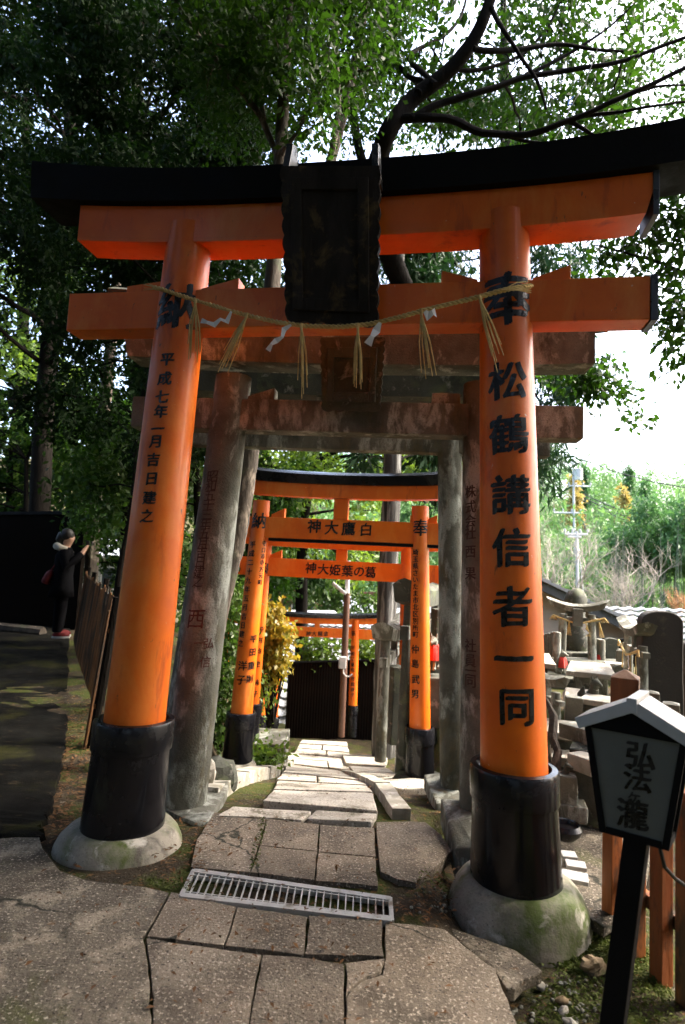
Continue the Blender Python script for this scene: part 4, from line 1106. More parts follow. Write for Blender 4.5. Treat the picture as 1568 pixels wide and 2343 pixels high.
# clothing as shells of their own
def shell(name, m, secs, closed=True, th=.012):
    mb = MB(); mb.loft(secs, cap=False, smooth=True); o = mb.build(name, m, per, jit=.008)
    md = o.modifiers.new('thickness', 'SOLIDIFY'); md.thickness = th
    return o
def ring(c, rx, ry, n=18): return [V((c[0] + rx * math.cos(2 * PI * k / n), c[1] + ry * math.sin(2 * PI * k / n), c[2])) for k in range(n)]
shell('coat', M['cloth_dark'], [ring((0, .01, .62), .235, .19), ring((0, .01, .78), .215, .165), ring((0, .01, .95), .19, .145), ring((0, 0, 1.12), .195, .15), ring((0, 0, 1.26), .205, .14), ring((0, 0, 1.34), .14, .105), ring((0, 0, 1.39), .085, .08)])
for sx in (-1, 1):
    mb = MB(); mb.tube([(sx * .15, 0, 1.31), (sx * .20, -.01, 1.24), (sx * .245, -.04, 1.08), (sx * .20, -.13, 1.18), (sx * .125, -.235, 1.295)], [.085, .08, .068, .058, .048], 12); mb.build('sleeve', M['cloth_dark'], per)
    mb = MB(); mb.tube([(sx * .09, .01, .84), (sx * .10, 0, .46), (sx * .10, .015, .09)], [.115, .085, .07], 12); mb.build('trouser_leg', M['cloth_dark'], per)
    mb = MB(); mb.ball((sx * .10, -.045, .052), (.052, .125, .055), 12, 8); sh = mb.build('shoe', M['red_dark'], per)
    mb = MB(); mb.loft([[V((sx * .10 + .056 * math.cos(a), -.045 + .13 * math.sin(a), z)) for a in np.linspace(0, 2 * PI, 16, endpoint=False)] for z in (0, .028)]); mb.build('sole', M['white'], sh)
mb = MB(); mb.tube([(-.115, -.03, 1.36), (-.12, .07, 1.375), (-.05, .125, 1.40), (.05, .125, 1.40), (.12, .07, 1.375), (.115, -.03, 1.36), (.05, -.10, 1.31)], [.035, .05, .06, .06, .05, .035, .02], 10); mb.build('hood', M['cloth_pale'], per)
mb = MB(); mb.ball((0, .005, 1.575), (.098, .115, .11), 14, 10); mb.tube([(0, .07, 1.6), (0, .10, 1.5), (0, .09, 1.42)], [.06, .065, .03], 10); mb.build('hair', M['hair'], per)
Rp = Matrix.Rotation(FACE, 3, 'Z'); PO = V((PX, PY_, PZ_))
mb = MB(); mb.box((0, 0, 0), (.12, .05, .08)); mb.lathe([(.03, -.03), (.032, .03)], (0, -.05, 0), 12)
o = mb.build('camera', M['cable'], bevel=.006); o.location = PO + Rp @ V((0, -.31, 1.47)); o.rotation_euler = (0, 0, FACE); tag(o, 'small dark camera held up to the face by the person at the left', 'camera')
mb = MB(); mb.loft([ring((0, 0, -.12), .10, .05), ring((0, 0, -.09), .125, .065), ring((0, 0, .04), .12, .06), ring((0, 0, .09), .08, .03)], smooth=True); mb.tube([(-.09, 0, .07), (-.05, -.03, .3), (.05, -.06, .45)], .012, 6); o = mb.build('shoulder_bag', M['red_dark'], jit=.01); o.location = PO + Rp @ V((-.02, .21, .93)); o.rotation_euler = (.35, 0, FACE); tag(o, 'dark red bag slung behind the hip of the person at the left', 'bag')

def left_fence():
    pts = [V((-1.95, 5.0, .02)), V((-2.35, 6.2, .05)), V((-2.95, 7.4, .08)), V((-3.7, 8.9, .11)), V((-4.35, 10.3, .15))]
    t = thing('slat_fence', 'dark fence of thin upright bamboo slats along the left path', 'fence', pts[0])
    seg = []; 
    for a, b in zip(pts[:-1], pts[1:]):
        n = int((b - a).length / .105)
        seg += [a.lerp(b, k / n) for k in range(n)]
    rr = random.Random(8); lean = V((.10, 0, 0))
    for i, p in enumerate(seg):
        mb = MB(); h = 1.06 + rr.uniform(-.04, .05); q = p - pts[0]
        d = (seg[min(i + 1, len(seg) - 1)] - seg[max(0, i - 1)]).normalized()
        n = d.cross(V((0, 0, 1)))
        r = rr.uniform(.010, .014)
        mb.tube([q + V((0, 0, -.05)), q + V((lean.x * h * .5, 0, h * .5)), q + V((lean.x * h, 0, h))], [r, r, r * .9], 6)
        mb.build('slat', M['slat'], t)
    for z in (.28, .88):
        mb = MB(); mb.tube([p - pts[0] + V((lean.x * z + .03, .02, z)) for p in pts], .022, 6); mb.build('rail', M['slat'], t)
    for p in pts[::1]:
        mb = MB(); q = p - pts[0] + V((.03, .05, 0)); mb.tube([q + V((0, 0, -.1)), q + V((lean.x * 1.15, 0, 1.15))], .035, 8); mb.build('post', M['bark_dark'], t)
left_fence()
# dark board wall
wl0, wl1 = px(172, 1440, 11.2), px(-330, 1400, 12.4)
mb = MB(); d = (wl1 - wl0).normalized(); n = V((d.y, -d.x, 0)); 
t = thing('board_wall', 'tall black board wall with a thin cap behind the person at the left', 'wall', (wl0.x, wl0.y, .1))
mb.hexa([V((0, 0, -.4)), d * 4.4 + V((0, 0, -.4)), d * 4.4 + n * .1 + V((0, 0, -.4)), n * .1 + V((0, 0, -.4)), V((0, 0, 2.15)), d * 4.4 + V((0, 0, 2.0)), d * 4.4 + n * .1 + V((0, 0, 2.0)), n * .1 + V((0, 0, 2.15))])
mb.build('boards', M['corr'], t)
mb = MB()
for k in range(15):
    q = d * (.1 + k * .3); mb.hexa([q + n * .101 + V((0, 0, -.3)), q + d * .045 + n * .101 + V((0, 0, -.3)), q + d * .045 + n * .125 + V((0, 0, -.3)), q + n * .125 + V((0, 0, -.3)), q + n * .101 + V((0, 0, 2.0 )), q + d * .045 + n * .101 + V((0, 0, 2.0)), q + d * .045 + n * .125 + V((0, 0, 2.0)), q + n * .125 + V((0, 0, 2.0))])
mb.build('battens', M['corr'], t)
mb = MB(); e = n * .04
mb.hexa([-e + V((0, 0, 2.151)), d * 4.4 - e + V((0, 0, 2.001)), d * 4.4 + n * .1 + e + V((0, 0, 2.001)), n * .1 + e + V((0, 0, 2.151)), -e + V((0, 0, 2.21)), d * 4.4 - e + V((0, 0, 2.06)), d * 4.4 + n * .1 + e + V((0, 0, 2.06)), n * .1 + e + V((0, 0, 2.21))])
mb.build('cap', M['black_matte'], t)
mb = MB(); mb.tube([V((wl0.x - .2, wl0.y - .8, .18)), V((wl0.x - 1.6, wl0.y - .5, .19)), V((wl0.x - 3.4, wl0.y + .1, .2))], .09, 8, wob=.3); tag(mb.build('log', M['bark'], jit=.02), 'low mossy log edging along the foot of the black board wall', 'log')

# ---------------------------------------------------------------- houses behind
def tiled_roof(mb, a, b, c, d, rows, cols, amp=.035):
    """wavy tile courses over the quad a-b (eaves) c-d (ridge, above b and a)"""
    n = (b - a).cross(d - a).normalized(); n = n if n.z > 0 else -n
    sub = 6
    for r in range(rows):
        t0, t1 = r / rows, (r + 1.12) / rows
        lo, hi = [], []
        for k in range(cols * sub + 1):
            s = k / (cols * sub); wv = amp * (.5 + .5 * math.cos(2 * PI * s * cols)) ** 1.5
            lo.append(a.lerp(b, s).lerp(d.lerp(c, s), t0) + n * (wv + .065))
            hi.append(a.lerp(b, s).lerp(d.lerp(c, s), min(t1, 1)) + n * (wv * .9))
        under = [p - n * .03 for p in lo]
        mb.loft([under, lo, hi], cap=False, smooth=False, closed=False)
def win(parent, o, u, v, w, h, m=None):
    u, v = u.normalized(), v.normalized(); n = u.cross(v); n = n if n.y < 0 else -n
    f = MB(); f.hexa([o + n * 0, o + u * w, o + u * w + n * .05, o + n * .05, o + v * h, o + u * w + v * h, o + u * w + v * h + n * .05, o + v * h + n * .05])
    fr = f.build('window', M['white'], parent)
    g = MB(); k = .05
    g.hexa([o + u * k + v * k + n * .051, o + u * (w - k) + v * k + n * .051, o + u * (w - k) + v * k + n * .06, o + u * k + v * k + n * .06, o + u * k + v * (h - k) + n * .051, o + u * (w - k) + v * (h - k) + n * .051, o + u * (w - k) + v * (h - k) + n * .06, o + u * k + v * (h - k) + n * .06])
    g.build('pane', M['glass'], fr)

# A: the house with the white sunlit tile roof straight below the steps
t = thing('tiled_house', 'house below the steps showing only its sunlit pale tile roof', 'house', (0, 15, -3))
o0 = V((0, 15, -3))
a, b = px(560, 1700, 12.6), px(930, 1700, 12.6); a.z = b.z = -2.2
c, d = px(960, 1415, 17.5), px(520, 1415, 17.5); c.z = d.z = -.05
a, b, c, d = [V((x, p.y, p.z)) for p, x in ((a, -3.2), (b, 2.0), (c, 2.0), (d, -3.2))]
mb = MB(); tiled_roof(mb, a - o0, b - o0, c - o0, d - o0, 16, 26); mb.build('roof', M['tile'], t)
mb = MB(); mb.tube([d - o0 + V((-.1, .1, .08)), c - o0 + V((.1, .1, .08))], .14, 10); mb.build('ridge', M['tile_dark'], t)
mb = MB(); mb.hexa([V((-3.0, 12.9, -4)) - o0, V((1.8, 12.9, -4)) - o0, V((1.8, 21, -4)) - o0, V((-3.0, 21, -4)) - o0, V((-3.0, 12.9, -2.35)) - o0, V((1.8, 12.9, -2.35)) - o0, V((1.8, 21, -2.35)) - o0, V((-3.0, 21, -2.35)) - o0]); mb.build('wall', M['plaster'], t)
# back slope
mb = MB(); mb.prism([c - o0 + V((0, .1, -.05)), d - o0 + V((0, .1, -.05)), d - o0 + V((0, 4.6, -2)), c - o0 + V((0, 4.6, -2))], (0, 0, -.06)); mb.build('back_roof', M['tile_dark'], t)
# B: the dark corrugated wall at the foot of the steps
def corrugated(name, label, cat, p, q, h0, h1, m, pitch=.05, amp=.003):
    t0 = V(p); d = V(q) - t0; L = math.hypot(d.x, d.y); d.z = 0; d.normalize(); n = V((d.y, -d.x, 0))
    k = int(L / pitch * 4); top, bot = [], []
    for i in range(k + 1):
        s = i / k; off = d * (L * s) + n * (amp * math.sin(i * PI / 2))
        bot.append(off + V((0, 0, -.3))); top.append(off + V((0, 0, h0 + (h1 - h0) * s)))
    t = thing(name, label, cat, t0)
    mb = MB(); mb.loft([bot, top], cap=False, closed=False); o = mb.build('sheet', m, t)
    o.modifiers.new('thickness', 'SOLIDIFY').thickness = .012
    mb = MB(); a, b = V((0, 0, h0)), d * L + V((0, 0, h1)); mb.hexa([a - n * .03, b - n * .03, b + n * .04, a + n * .04, a - n * .03 + V((0, 0, .03)), b - n * .03 + V((0, 0, .03)), b + n * .04 + V((0, 0, .03)), a + n * .04 + V((0, 0, .03))])
    mb.build('cap', M['black_matte'], t)
    return t
p, q = px(651, 1690, 11.5), px(935, 1672, 11.7)
corrugated('corrugated_wall', 'dark brown corrugated wall at the foot of the stone steps', 'wall', p, q, px(651, 1517, 11.5).z - p.z, px(935, 1510, 11.7).z - p.z, M['corr'])
# C: the house on the right with a gable end
hb = thing('gabled_house', 'low beige house with a dark gable edge and sunlit tile roof behind the stone altars', 'house', (4.5, 11.5, -2)); o0 = V((4.5, 11.5, -2))
Y1 = 11.0
g1, g2 = px(1180, 1306, Y1), px(1462, 1440, Y1)
w1, w2 = px(1180, 1600, Y1), px(1500, 1600, Y1)
mb = MB(); mb.prism([p - o0 for p in (V((g1.x, Y1, -2.2)), V((g2.x - .05, Y1, -2.2)), V((g2.x - .05, Y1, g2.z - .12)), V((g1.x, Y1, g1.z - .12)))], (0, 2.2, 0)); mb.build('wall', M['plaster'], hb)
mb = MB(); d = (g2 - g1).normalized(); up = V((0, 0, 1)); k = V((0, -.30, 0))
mb.prism([p - o0 for p in (g1 + k - up * .16, g2 + k - up * .16, g2 + k, g1 + k)], (0, .10, 0)); mb.build('verge_board', M['tile_dark'], hb)
mb = MB()
n_ = 13
for i in range(n_):
    p0, p1 = g1.lerp(g2, i / n_), g1.lerp(g2, (i + 1.04) / n_)
    mb.hexa([q - o0 for q in (p0 + k + V((0, -.05, .002)), p1 + k + V((0, -.05, .002)), p1 + V((0, .35, .002)), p0 + V((0, .35, .002)), p0 + k + V((0, -.05, .045)), p1 + k + V((0, -.05, .075)), p1 + V((0, .35, .075)), p0 + V((0, .35, .045)))])
mb.build('verge_tiles', M['tile'], hb)
mb = MB(); q = px(1445, 1458, Y1 - .02); mb.box(q - o0 + V((0, -.02, 0)), (.22, .03, .12)); mb.build('vent', M['black_matte'], hb)
a, b = px(1455, 1545, 10.6), px(1760, 1560, 10.6); c, d_ = px(1760, 1402, 14.5), px(1380, 1389, 14.5)
mb = MB(); tiled_roof(mb, a - o0, b - o0, c - o0, d_ - o0, 11, 13, .04); mb.build('roof', M['tile'], hb)
mb = MB(); mb.prism([p - o0 for p in (V((a.x + .2, 10.8, -2.4)), V((b.x, 10.8, -2.4)), V((b.x, 10.8, a.z - .12)), V((a.x + .2, 10.8, a.z - .12)))], (0, 3, 0)); mb.build('side_wall', M['plaster'], hb)
p, q = px(1215, 1640, 10.4), px(1500, 1655, 10.4)
corrugated('corrugated_fence', 'black corrugated fence below the beige gable, behind the stone altars', 'fence', p, q, px(1215, 1455, 10.4).z - p.z, px(1500, 1470, 10.4).z - p.z, M['corr'])
# D: white roof glimpsed between the right stone pillar and the orange pillar, E: far left cottage, F: hut
def cottage(label, c, w, dp, h, rh, rz, wm, rm, name='cottage', cat='house', nwin=2):
    t = thing(name, label, cat, c, rz)
    mb = MB(); mb.box((0, 0, h / 2), (w, dp, h)); mb.build('wall', wm, t)
    mb = MB(); ov = .35
    for s in (-1, 1):
        mb.hexa([V((-w / 2 - ov, s * (dp / 2 + ov), h - .1)), V((w / 2 + ov, s * (dp / 2 + ov), h - .1)), V((w / 2 + ov, 0, h + rh)), V((-w / 2 - ov, 0, h + rh)), V((-w / 2 - ov, s * (dp / 2 + ov), h)), V((w / 2 + ov, s * (dp / 2 + ov), h)), V((w / 2 + ov, s * .001, h + rh + .1)), V((-w / 2 - ov, s * .001, h + rh + .1))])
    mb.build('roof', rm, t)
    for k in range(nwin):
        win(t, V((-w / 2 + w * (k + .5) / nwin - w * .18, -dp / 2 - .001, h * .38)), V((1, 0, 0)), V((0, 0, 1)), w * .32, h * .42)
    return t
cottage('white walled cottage with a pale roof glimpsed between tree trunks at the far left', px(232, 1330, 24) - V((0, 0, 1.0)), 3.2, 3, 2.0, .6, .2, M['white'], M['tile'])
cottage('pale roofed shed seen between the slim stone pillar and the small torii', px(1030, 1490, 13.5) - V((0, 0, .6)), 1.6, 2.0, 1.5, .75, .15, M['plaster'], M['tile'], 'shed', 'shed', 1)
cottage('dark wooden hut with a reddish veranda under the trees beyond the yellow bush', px(640, 1400, 26) - V((0, 0, .8)), 3.0, 3, 2.4, .7, .25, M['woodbrown'], M['tile_dark'], 'hut', 'hut', 2)
def board_fence(label, p, q, h, m, nb):
    t = thing('board_fence', label, 'fence', p); d = V(q) - V(p); 
    for i in range(nb):
        mb = MB(); c = d * ((i + .5) / nb); mb.box(c + V((0, 0, h / 2)), (d.length / nb * .8, .04, h)); mb.build('board', m, t)
    for z in (.25, .75):
        mb = MB(); mb.hexa([V((0, .021, h * z)), d + V((0, .021, h * z)), d + V((0, .06, h * z)), V((0, .06, h * z)), V((0, .021, h * z + .08)), d + V((0, .021, h * z + .08)), d + V((0, .06, h * z + .08)), V((0, .06, h * z + .08))]); mb.build('rail', m, t)
board_fence('reddish board fence in front of the dark hut beyond the yellow bush', px(632, 1385, 22), px(684, 1382, 22), .55, M['redwood'], 14)
board_fence('low reddish board fence far behind the striped cedar trunk', px(815, 1378, 24), px(862, 1378, 24), .4, M['redwood'], 10)
cottage('small low roof with pale tiles just left of the lowest torii lintel', px(682, 1430, 19) - V((0, 0, 1.2)), 1.8, 2.2, 1.1, .45, .5, M['plaster'], M['tile'], 'shed', 'shed', 1)
cottage('far house with a blue grey roof behind the striped cedar trunk', px(860, 1400, 27) - V((0, 0, 1.0)), 3.6, 3, 1.0, .6, -.2, M['plaster'], M['tile'], 'cottage', 'house', 2)

# lamp post
lp = px(782, 1672, 10.6); t = thing('street_lamp', 'brown street lamp post with a tilted flat lamp head and a meter box', 'street lamp', lp)
tp = px(797, 1290, 10.6) - lp
mb = MB(); mb.tube([V((0, 0, -.1)), tp * .82], .055, 12); mb.build('pole', M['pole_brown'], t)
mb = MB(); mb.tube([tp * .821, tp * 1.02], .04, 10); mb.build('upper_pole', M['pole'], t)
hd = px(779, 1350, 10.6) - lp; ar = px(793, 1362, 10.6) - lp
mb = MB(); mb.tube([px(796, 1372, 10.6) - lp, ar, hd + V((.02, 0, -.02))], .018, 8); mb.build('arm', M['pole'], t)
rot = Matrix.Rotation(R_(38), 3, 'Y')
mb = MB(); mb.box(hd + V((-.02, -.05, .03)), (.30, .14, .045), rot); lh = mb.build('lamp_head', M['pole'], t, bevel=.01)
mb = MB(); mb.box(hd + V((-.02, -.05, .03)) + rot @ V((-.01, 0, -.027)), (.25, .11, .012), rot); mb.build('lens', M['lampglass'], lh)
mb = MB(); mb.box(px(784, 1516, 10.5) - lp, (.13, .10, .2)); mb.build('meter_box', M['white'], t, bevel=.02)
mb = MB(); mb.tube([px(u, v, 10.5) - lp for u, v in ((786, 1525), (786, 1540), (792, 1548), (800, 1548), (806, 1543))], .012, 6); mb.build('conduit', M['pole'], t)

# utility poles and wires across the valley
def upole(label, u, v0, v1, u1, Y, arms, box=None):
    p0, p1 = px(u, v0, Y), px(u1, v1, Y)
    t = thing('utility_pole', label, 'utility pole', p0)
    mb = MB(); mb.tube([V((0, 0, -2)), p1 - p0], [.10, .07], 10); mb.build('pole', M['pole'], t)
    for (ua, ub, v) in arms:
        a, b = px(ua, v, Y) - p0, px(ub, v + 1, Y) - p0
        mb = MB(); mb.tube([a, b], .07, 6); o = mb.build('cross_arm', M['pole'], t)
        for k in range(4):
            mb = MB(); mb.lathe([(.04, 0), (.07, .1), (.04, .2)], a.lerp(b, k / 3) + V((0, 0, .07)), 8); mb.build('insulator', M['white'], o)
    if box:
        mb = MB(); mb.lathe([(.28, 0), (.28, .75), (.2, .8)], px(*box, Y - .3) - p0, 12); mb.build('transformer', M['pole'], t)
    return t
upole('tall grey utility pole with a transformer in front of the bamboo hill', 1318, 1330, 1040, 1312, 42, [(1262, 1330, 1058), (1268, 1330, 1165 + 8), (1302, 1352, 1112)], (1324, 1098))
upole('thinner nearer utility pole with a pale cross arm over the bare tree', 1326, 1400, 1215, 1320, 30, [(1293, 1345, 1222), (1300, 1330, 1228)])
mb = MB(); mb.tube([px(1322, 1228, 30), px(1340, 1400, 30)], .03, 5); tag(mb.build('guy_wire', M['pole']), 'pale guy wire slanting down from the thinner utility pole', 'guy wire')
for k, (v0, v1, lb) in enumerate(((1130, 1212, 'uppermost of three dark wires falling to the right across the bamboo hill'), (1138, 1228, 'middle of three dark wires falling to the right across the bamboo hill'), (1145, 1240, 'lowest of three dark wires falling to the right across the bamboo hill'), (1050, 1112, 'single thin wire near the hill top running to the right edge'))):
    mb = MB(); a, b = px(1335 if k < 3 else 1330, v0, 42), px(1640, v1 + 12, 34)
    mb.tube([a.lerp(b, s) - V((0, 0, 1.0 * 4 * s * (1 - s) * .35)) for s in np.linspace(0, 1, 12)], .035, 5)
    tag(mb.build('overhead_wire', M['cable']), lb, 'wire', 'overhead wires')
# ---------------------------------------------------------------- foliage
LM = {
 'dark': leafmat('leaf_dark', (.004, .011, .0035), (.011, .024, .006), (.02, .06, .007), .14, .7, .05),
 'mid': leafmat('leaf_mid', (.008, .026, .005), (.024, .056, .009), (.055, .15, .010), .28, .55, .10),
 'light': leafmat('leaf_light', (.050, .105, .016), (.105, .17, .028), (.26, .42, .04), .42),
 'yellow': leafmat('leaf_yellow', (.30, .19, .018), (.075, .13, .022), (.48, .36, .03), .32),
 'conifer': leafmat('needle', (.012, .034, .014), (.024, .056, .022), (.03, .09, .02), .15, .6, .1),
 'bamboo': leafmat('leaf_bamboo', (.055, .145, .042), (.13, .235, .085), (.18, .36, .09), .30, .5),
 'bamboo_dark': leafmat('leaf_bamboo_dark', (.045, .115, .040), (.075, .165, .055), (.10, .25, .06), .3, .5),
 'gold': leafmat('leaf_gold', (.42, .30, .10), (.30, .26, .07), (.5, .4, .1), .3),
 'hedge': leafmat('leaf_hedge', (.022, .055, .012), (.07, .11, .02), (.10, .22, .02), .3),
 'litter': leafmat('leaf_litter', (.16, .075, .025), (.075, .042, .02), (.1, .05, .02), .1, .8),
 'moss': leafmat('moss_blade', (.055, .080, .014), (.09, .105, .02), (.1, .15, .02), .2, .8),
}
def mesh_np(name, verts, quads, m, parent=None):
    me = bpy.data.meshes.new(name)
    nv, nf = len(verts), len(quads)
    me.vertices.add(nv); me.vertices.foreach_set('co', np.asarray(verts, np.float32).ravel())
    me.loops.add(nf * 4); me.loops.foreach_set('vertex_index', np.asarray(quads, np.int32).ravel())
    me.polygons.add(nf); me.polygons.foreach_set('loop_start', np.arange(0, nf * 4, 4, dtype=np.int32))
    try: me.polygons.foreach_set('loop_total', np.full(nf, 4, np.int32))
    except Exception: pass
    me.update(calc_edges=True); me.validate()
    me.materials.append(m)
    o = bpy.data.objects.new(name, me); COL.objects.link(o)
    if parent is not None: o.parent = parent
    return o
def leaf_arrays(blobs, n, ln, wd, seed, per=11, spread=.16, droop=.25, up=.6, surf=.35, flat=1.0):
    """n leaves in twigs of `per`, scattered through ellipsoids (centre, radii, weight)"""
    r = np.random.default_rng(seed)
    ws = np.array([b[2] if len(b) > 2 else (b[1][0] * b[1][1] * b[1][2]) ** (2 / 3) for b in blobs]); ws = ws / ws.sum()
    nt_ = max(1, n // per)
    idx = r.choice(len(blobs), nt_, p=ws)
    C = np.array([tuple(b[0]) for b in blobs])[idx]; Rr = np.array([b[1] for b in blobs])[idx]
    d = r.normal(size=(nt_, 3)); d /= np.linalg.norm(d, axis=1, keepdims=True)
    rad = r.random(nt_) ** surf
    tw = C + d * Rr * rad[:, None]
    out = d * [1, 1, .4] + r.normal(size=(nt_, 3)) * .7; out[:, 2] -= droop; out /= np.linalg.norm(out, axis=1, keepdims=True)
    T = np.repeat(tw, per, 0); O = np.repeat(out, per, 0)
    k = np.tile(np.linspace(-.5, .5, per), nt_)
    P0 = T + O * (k * spread * 2.2)[:, None] + r.normal(size=T.shape) * spread * .38
    A = O * .5 + r.normal(size=T.shape) * .75; A[:, 2] -= droop; A /= np.linalg.norm(A, axis=1, keepdims=True)
    N = r.normal(size=T.shape) * .75; N[:, 2] += up
    B = np.cross(N, A); B /= np.linalg.norm(B, axis=1, keepdims=True) + 1e-9
    N = np.cross(A, B)
    s = (.65 + .7 * r.random(len(T)))[:, None]
    L, W = ln * s, wd * s
    v0 = P0; v1 = P0 + A * L * .45 + B * W * .5 + N * W * .15; v2 = P0 + A * L; v3 = P0 + A * L * .45 - B * W * .5 + N * W * .15
    Vv = np.stack([v0, v1, v2, v3], 1).reshape(-1, 3)
    Q = np.arange(len(Vv)).reshape(-1, 4)
    return Vv, Q
def blob(u, v, Y, ru, rv=None, ry=1.0, wt=None):
    c = px(u, v, Y); k = Y / FPX
    b = [c, (ru * k, ry, (rv or ru) * k)]
    if wt: b.append(wt)
    return b
def limb_pts(a, b, rr, sag=.12, n=6):
    a, b = V(a), V(b); L = (b - a).length
    j = V((rr.uniform(-1, 1), rr.uniform(-1, 1), rr.uniform(.1, 1))) * L * sag
    return [a.lerp(b, t) + j * (4 * t * (1 - t)) + V((rr.uniform(-1, 1), rr.uniform(-1, 1), rr.uniform(-1, 1))) * L * .02 * (0 < t < 1) for t in [i / n for i in range(n + 1)]]
def tree(name, label, trunk, rad, blobs, n, ln, wd, leaf, bark, seed, limbs=(), twigs=2, cat='tree', group=None, **kw):
    """trunk: points from the ground up; limbs reach into every clump of the crown"""
    rr = random.Random(seed)
    o0 = V(trunk[0]); t = thing(name, label, cat, o0, 0, group)
    mb = MB(); tp = [V(p) - o0 for p in trunk]
    # smooth the trunk line
    q = []
    for a, b in zip(tp[:-1], tp[1:]):
        for i in range(5): q.append(a.lerp(b, i / 5))
    q.append(tp[-1])
    for _ in range(3): q = [q[0]] + [(q[i - 1] + 2 * q[i] + q[i + 1]) / 4 for i in range(1, len(q) - 1)] + [q[-1]]
    n_ = len(q)
    rads = [float(np.interp(i / (n_ - 1), np.linspace(0, 1, len(rad)), rad)) for i in range(n_)]
    mb.tube(q, rads, 14, wob=.16, seed=seed)
    ends = [(p, r) for p, r in zip(q, rads)]
    for pts, r0, r1 in limbs:
        lp_ = [V(p) - o0 for p in pts]; qq = []
        for a, b in zip(lp_[:-1], lp_[1:]):
            for i in range(4): qq.append(a.lerp(b, i / 4) + V((rr.uniform(-1, 1), rr.uniform(-1, 1), rr.uniform(-1, 1))) * .02)
        qq.append(lp_[-1])
        for _ in range(2): qq = [qq[0]] + [(qq[i - 1] + 2 * qq[i] + qq[i + 1]) / 4 for i in range(1, len(qq) - 1)] + [qq[-1]]
        rs = [r0 + (r1 - r0) * i / (len(qq) - 1) for i in range(len(qq))]
        mb.tube(qq, rs, 9, wob=.15, seed=seed)
        ends += list(zip(qq, rs))
    up = ends[len(q) // 3:] or ends
    for b in blobs:
        c = V(b[0]) - o0
        near = sorted(up, key=lambda e: (e[0] - c).length + max(0, e[0].z - c.z) * .8)[0]
        r0 = min(near[1] * .6, .012 + .016 * (c - near[0]).length)
        lp_ = limb_pts(near[0], c, rr)
        mb.tube(lp_, [r0 + (.008 - r0) * i / 6 for i in range(7)], 6)
        for _ in range(twigs):
            e = c + V((rr.uniform(-1, 1) * b[1][0], rr.uniform(-1, 1) * b[1][1], rr.uniform(-1, 1) * b[1][2])) * .85
            s = lp_[rr.choice((3, 4, 5))]
            mb.tube(limb_pts(s, e, rr, .1, 4), [r0 * .45, r0 * .38, r0 * .3, r0 * .2, .003], 5)
    mb.build('trunk', bark, t)
    Vv, Q = leaf_arrays(blobs, n, ln, wd, seed, **kw)
    mesh_np('crown', Vv - np.array(o0), Q, leaf, t)
    return t
def grid_blobs(u0, u1, v0, v1, step, Y, dY, r, seed, holes=(), ry=.8, rmul=1.0):
    rr = random.Random(seed); out = []
    u = u0
    while u <= u1:
        v = v0
        while v <= v1:
            uu, vv = u + rr.uniform(-.4, .4) * step, v + rr.uniform(-.4, .4) * step
            if not any((uu - a) ** 2 / (c * c) + (vv - b) ** 2 / (d * d) < 1 for a, b, c, d in holes):
                out.append(blob(uu, vv, Y + rr.uniform(-dY, dY), r * rr.uniform(.7, 1.25), None, ry))
            v += step
        u += step
    return out

BK_, BD, BC = M['bark'], M['bark_dark'], M['bark_cedar']
H1 = [(95, 290, 75, 70), (150, 20, 60, 45), (190, 330, 40, 60), (385, 190, 35, 45), (70, 640, 40, 30)]
# left: tall dark evergreens
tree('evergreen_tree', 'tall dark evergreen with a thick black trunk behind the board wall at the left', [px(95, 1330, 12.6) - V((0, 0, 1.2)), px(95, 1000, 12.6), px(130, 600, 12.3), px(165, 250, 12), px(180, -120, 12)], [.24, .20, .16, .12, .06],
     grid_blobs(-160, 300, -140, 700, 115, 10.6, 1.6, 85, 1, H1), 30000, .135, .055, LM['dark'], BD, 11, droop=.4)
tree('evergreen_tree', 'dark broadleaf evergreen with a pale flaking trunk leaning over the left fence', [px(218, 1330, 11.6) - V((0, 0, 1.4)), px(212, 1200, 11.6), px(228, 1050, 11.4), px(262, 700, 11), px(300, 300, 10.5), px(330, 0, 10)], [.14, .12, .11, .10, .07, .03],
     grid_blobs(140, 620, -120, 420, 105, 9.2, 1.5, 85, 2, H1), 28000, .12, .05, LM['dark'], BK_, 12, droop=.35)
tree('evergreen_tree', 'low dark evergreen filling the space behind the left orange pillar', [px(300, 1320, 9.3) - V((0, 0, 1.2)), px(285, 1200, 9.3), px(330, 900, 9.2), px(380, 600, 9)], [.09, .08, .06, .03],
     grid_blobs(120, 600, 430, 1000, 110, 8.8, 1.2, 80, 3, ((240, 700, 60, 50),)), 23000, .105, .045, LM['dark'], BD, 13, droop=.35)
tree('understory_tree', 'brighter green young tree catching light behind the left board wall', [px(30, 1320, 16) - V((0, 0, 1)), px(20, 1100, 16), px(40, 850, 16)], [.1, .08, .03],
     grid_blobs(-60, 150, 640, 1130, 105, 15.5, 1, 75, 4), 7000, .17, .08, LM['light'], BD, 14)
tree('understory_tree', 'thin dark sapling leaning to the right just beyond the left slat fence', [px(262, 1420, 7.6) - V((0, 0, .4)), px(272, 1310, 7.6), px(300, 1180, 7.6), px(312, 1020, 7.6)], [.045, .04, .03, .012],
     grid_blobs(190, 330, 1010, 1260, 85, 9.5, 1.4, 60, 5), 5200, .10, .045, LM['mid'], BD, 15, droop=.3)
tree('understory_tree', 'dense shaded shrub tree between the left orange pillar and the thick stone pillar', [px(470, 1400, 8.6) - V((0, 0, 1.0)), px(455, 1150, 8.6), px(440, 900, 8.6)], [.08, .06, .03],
     grid_blobs(330, 560, 980, 1380, 95, 8.6, .8, 70, 6), 6500, .10, .045, LM['hedge'], BD, 16, droop=.3)
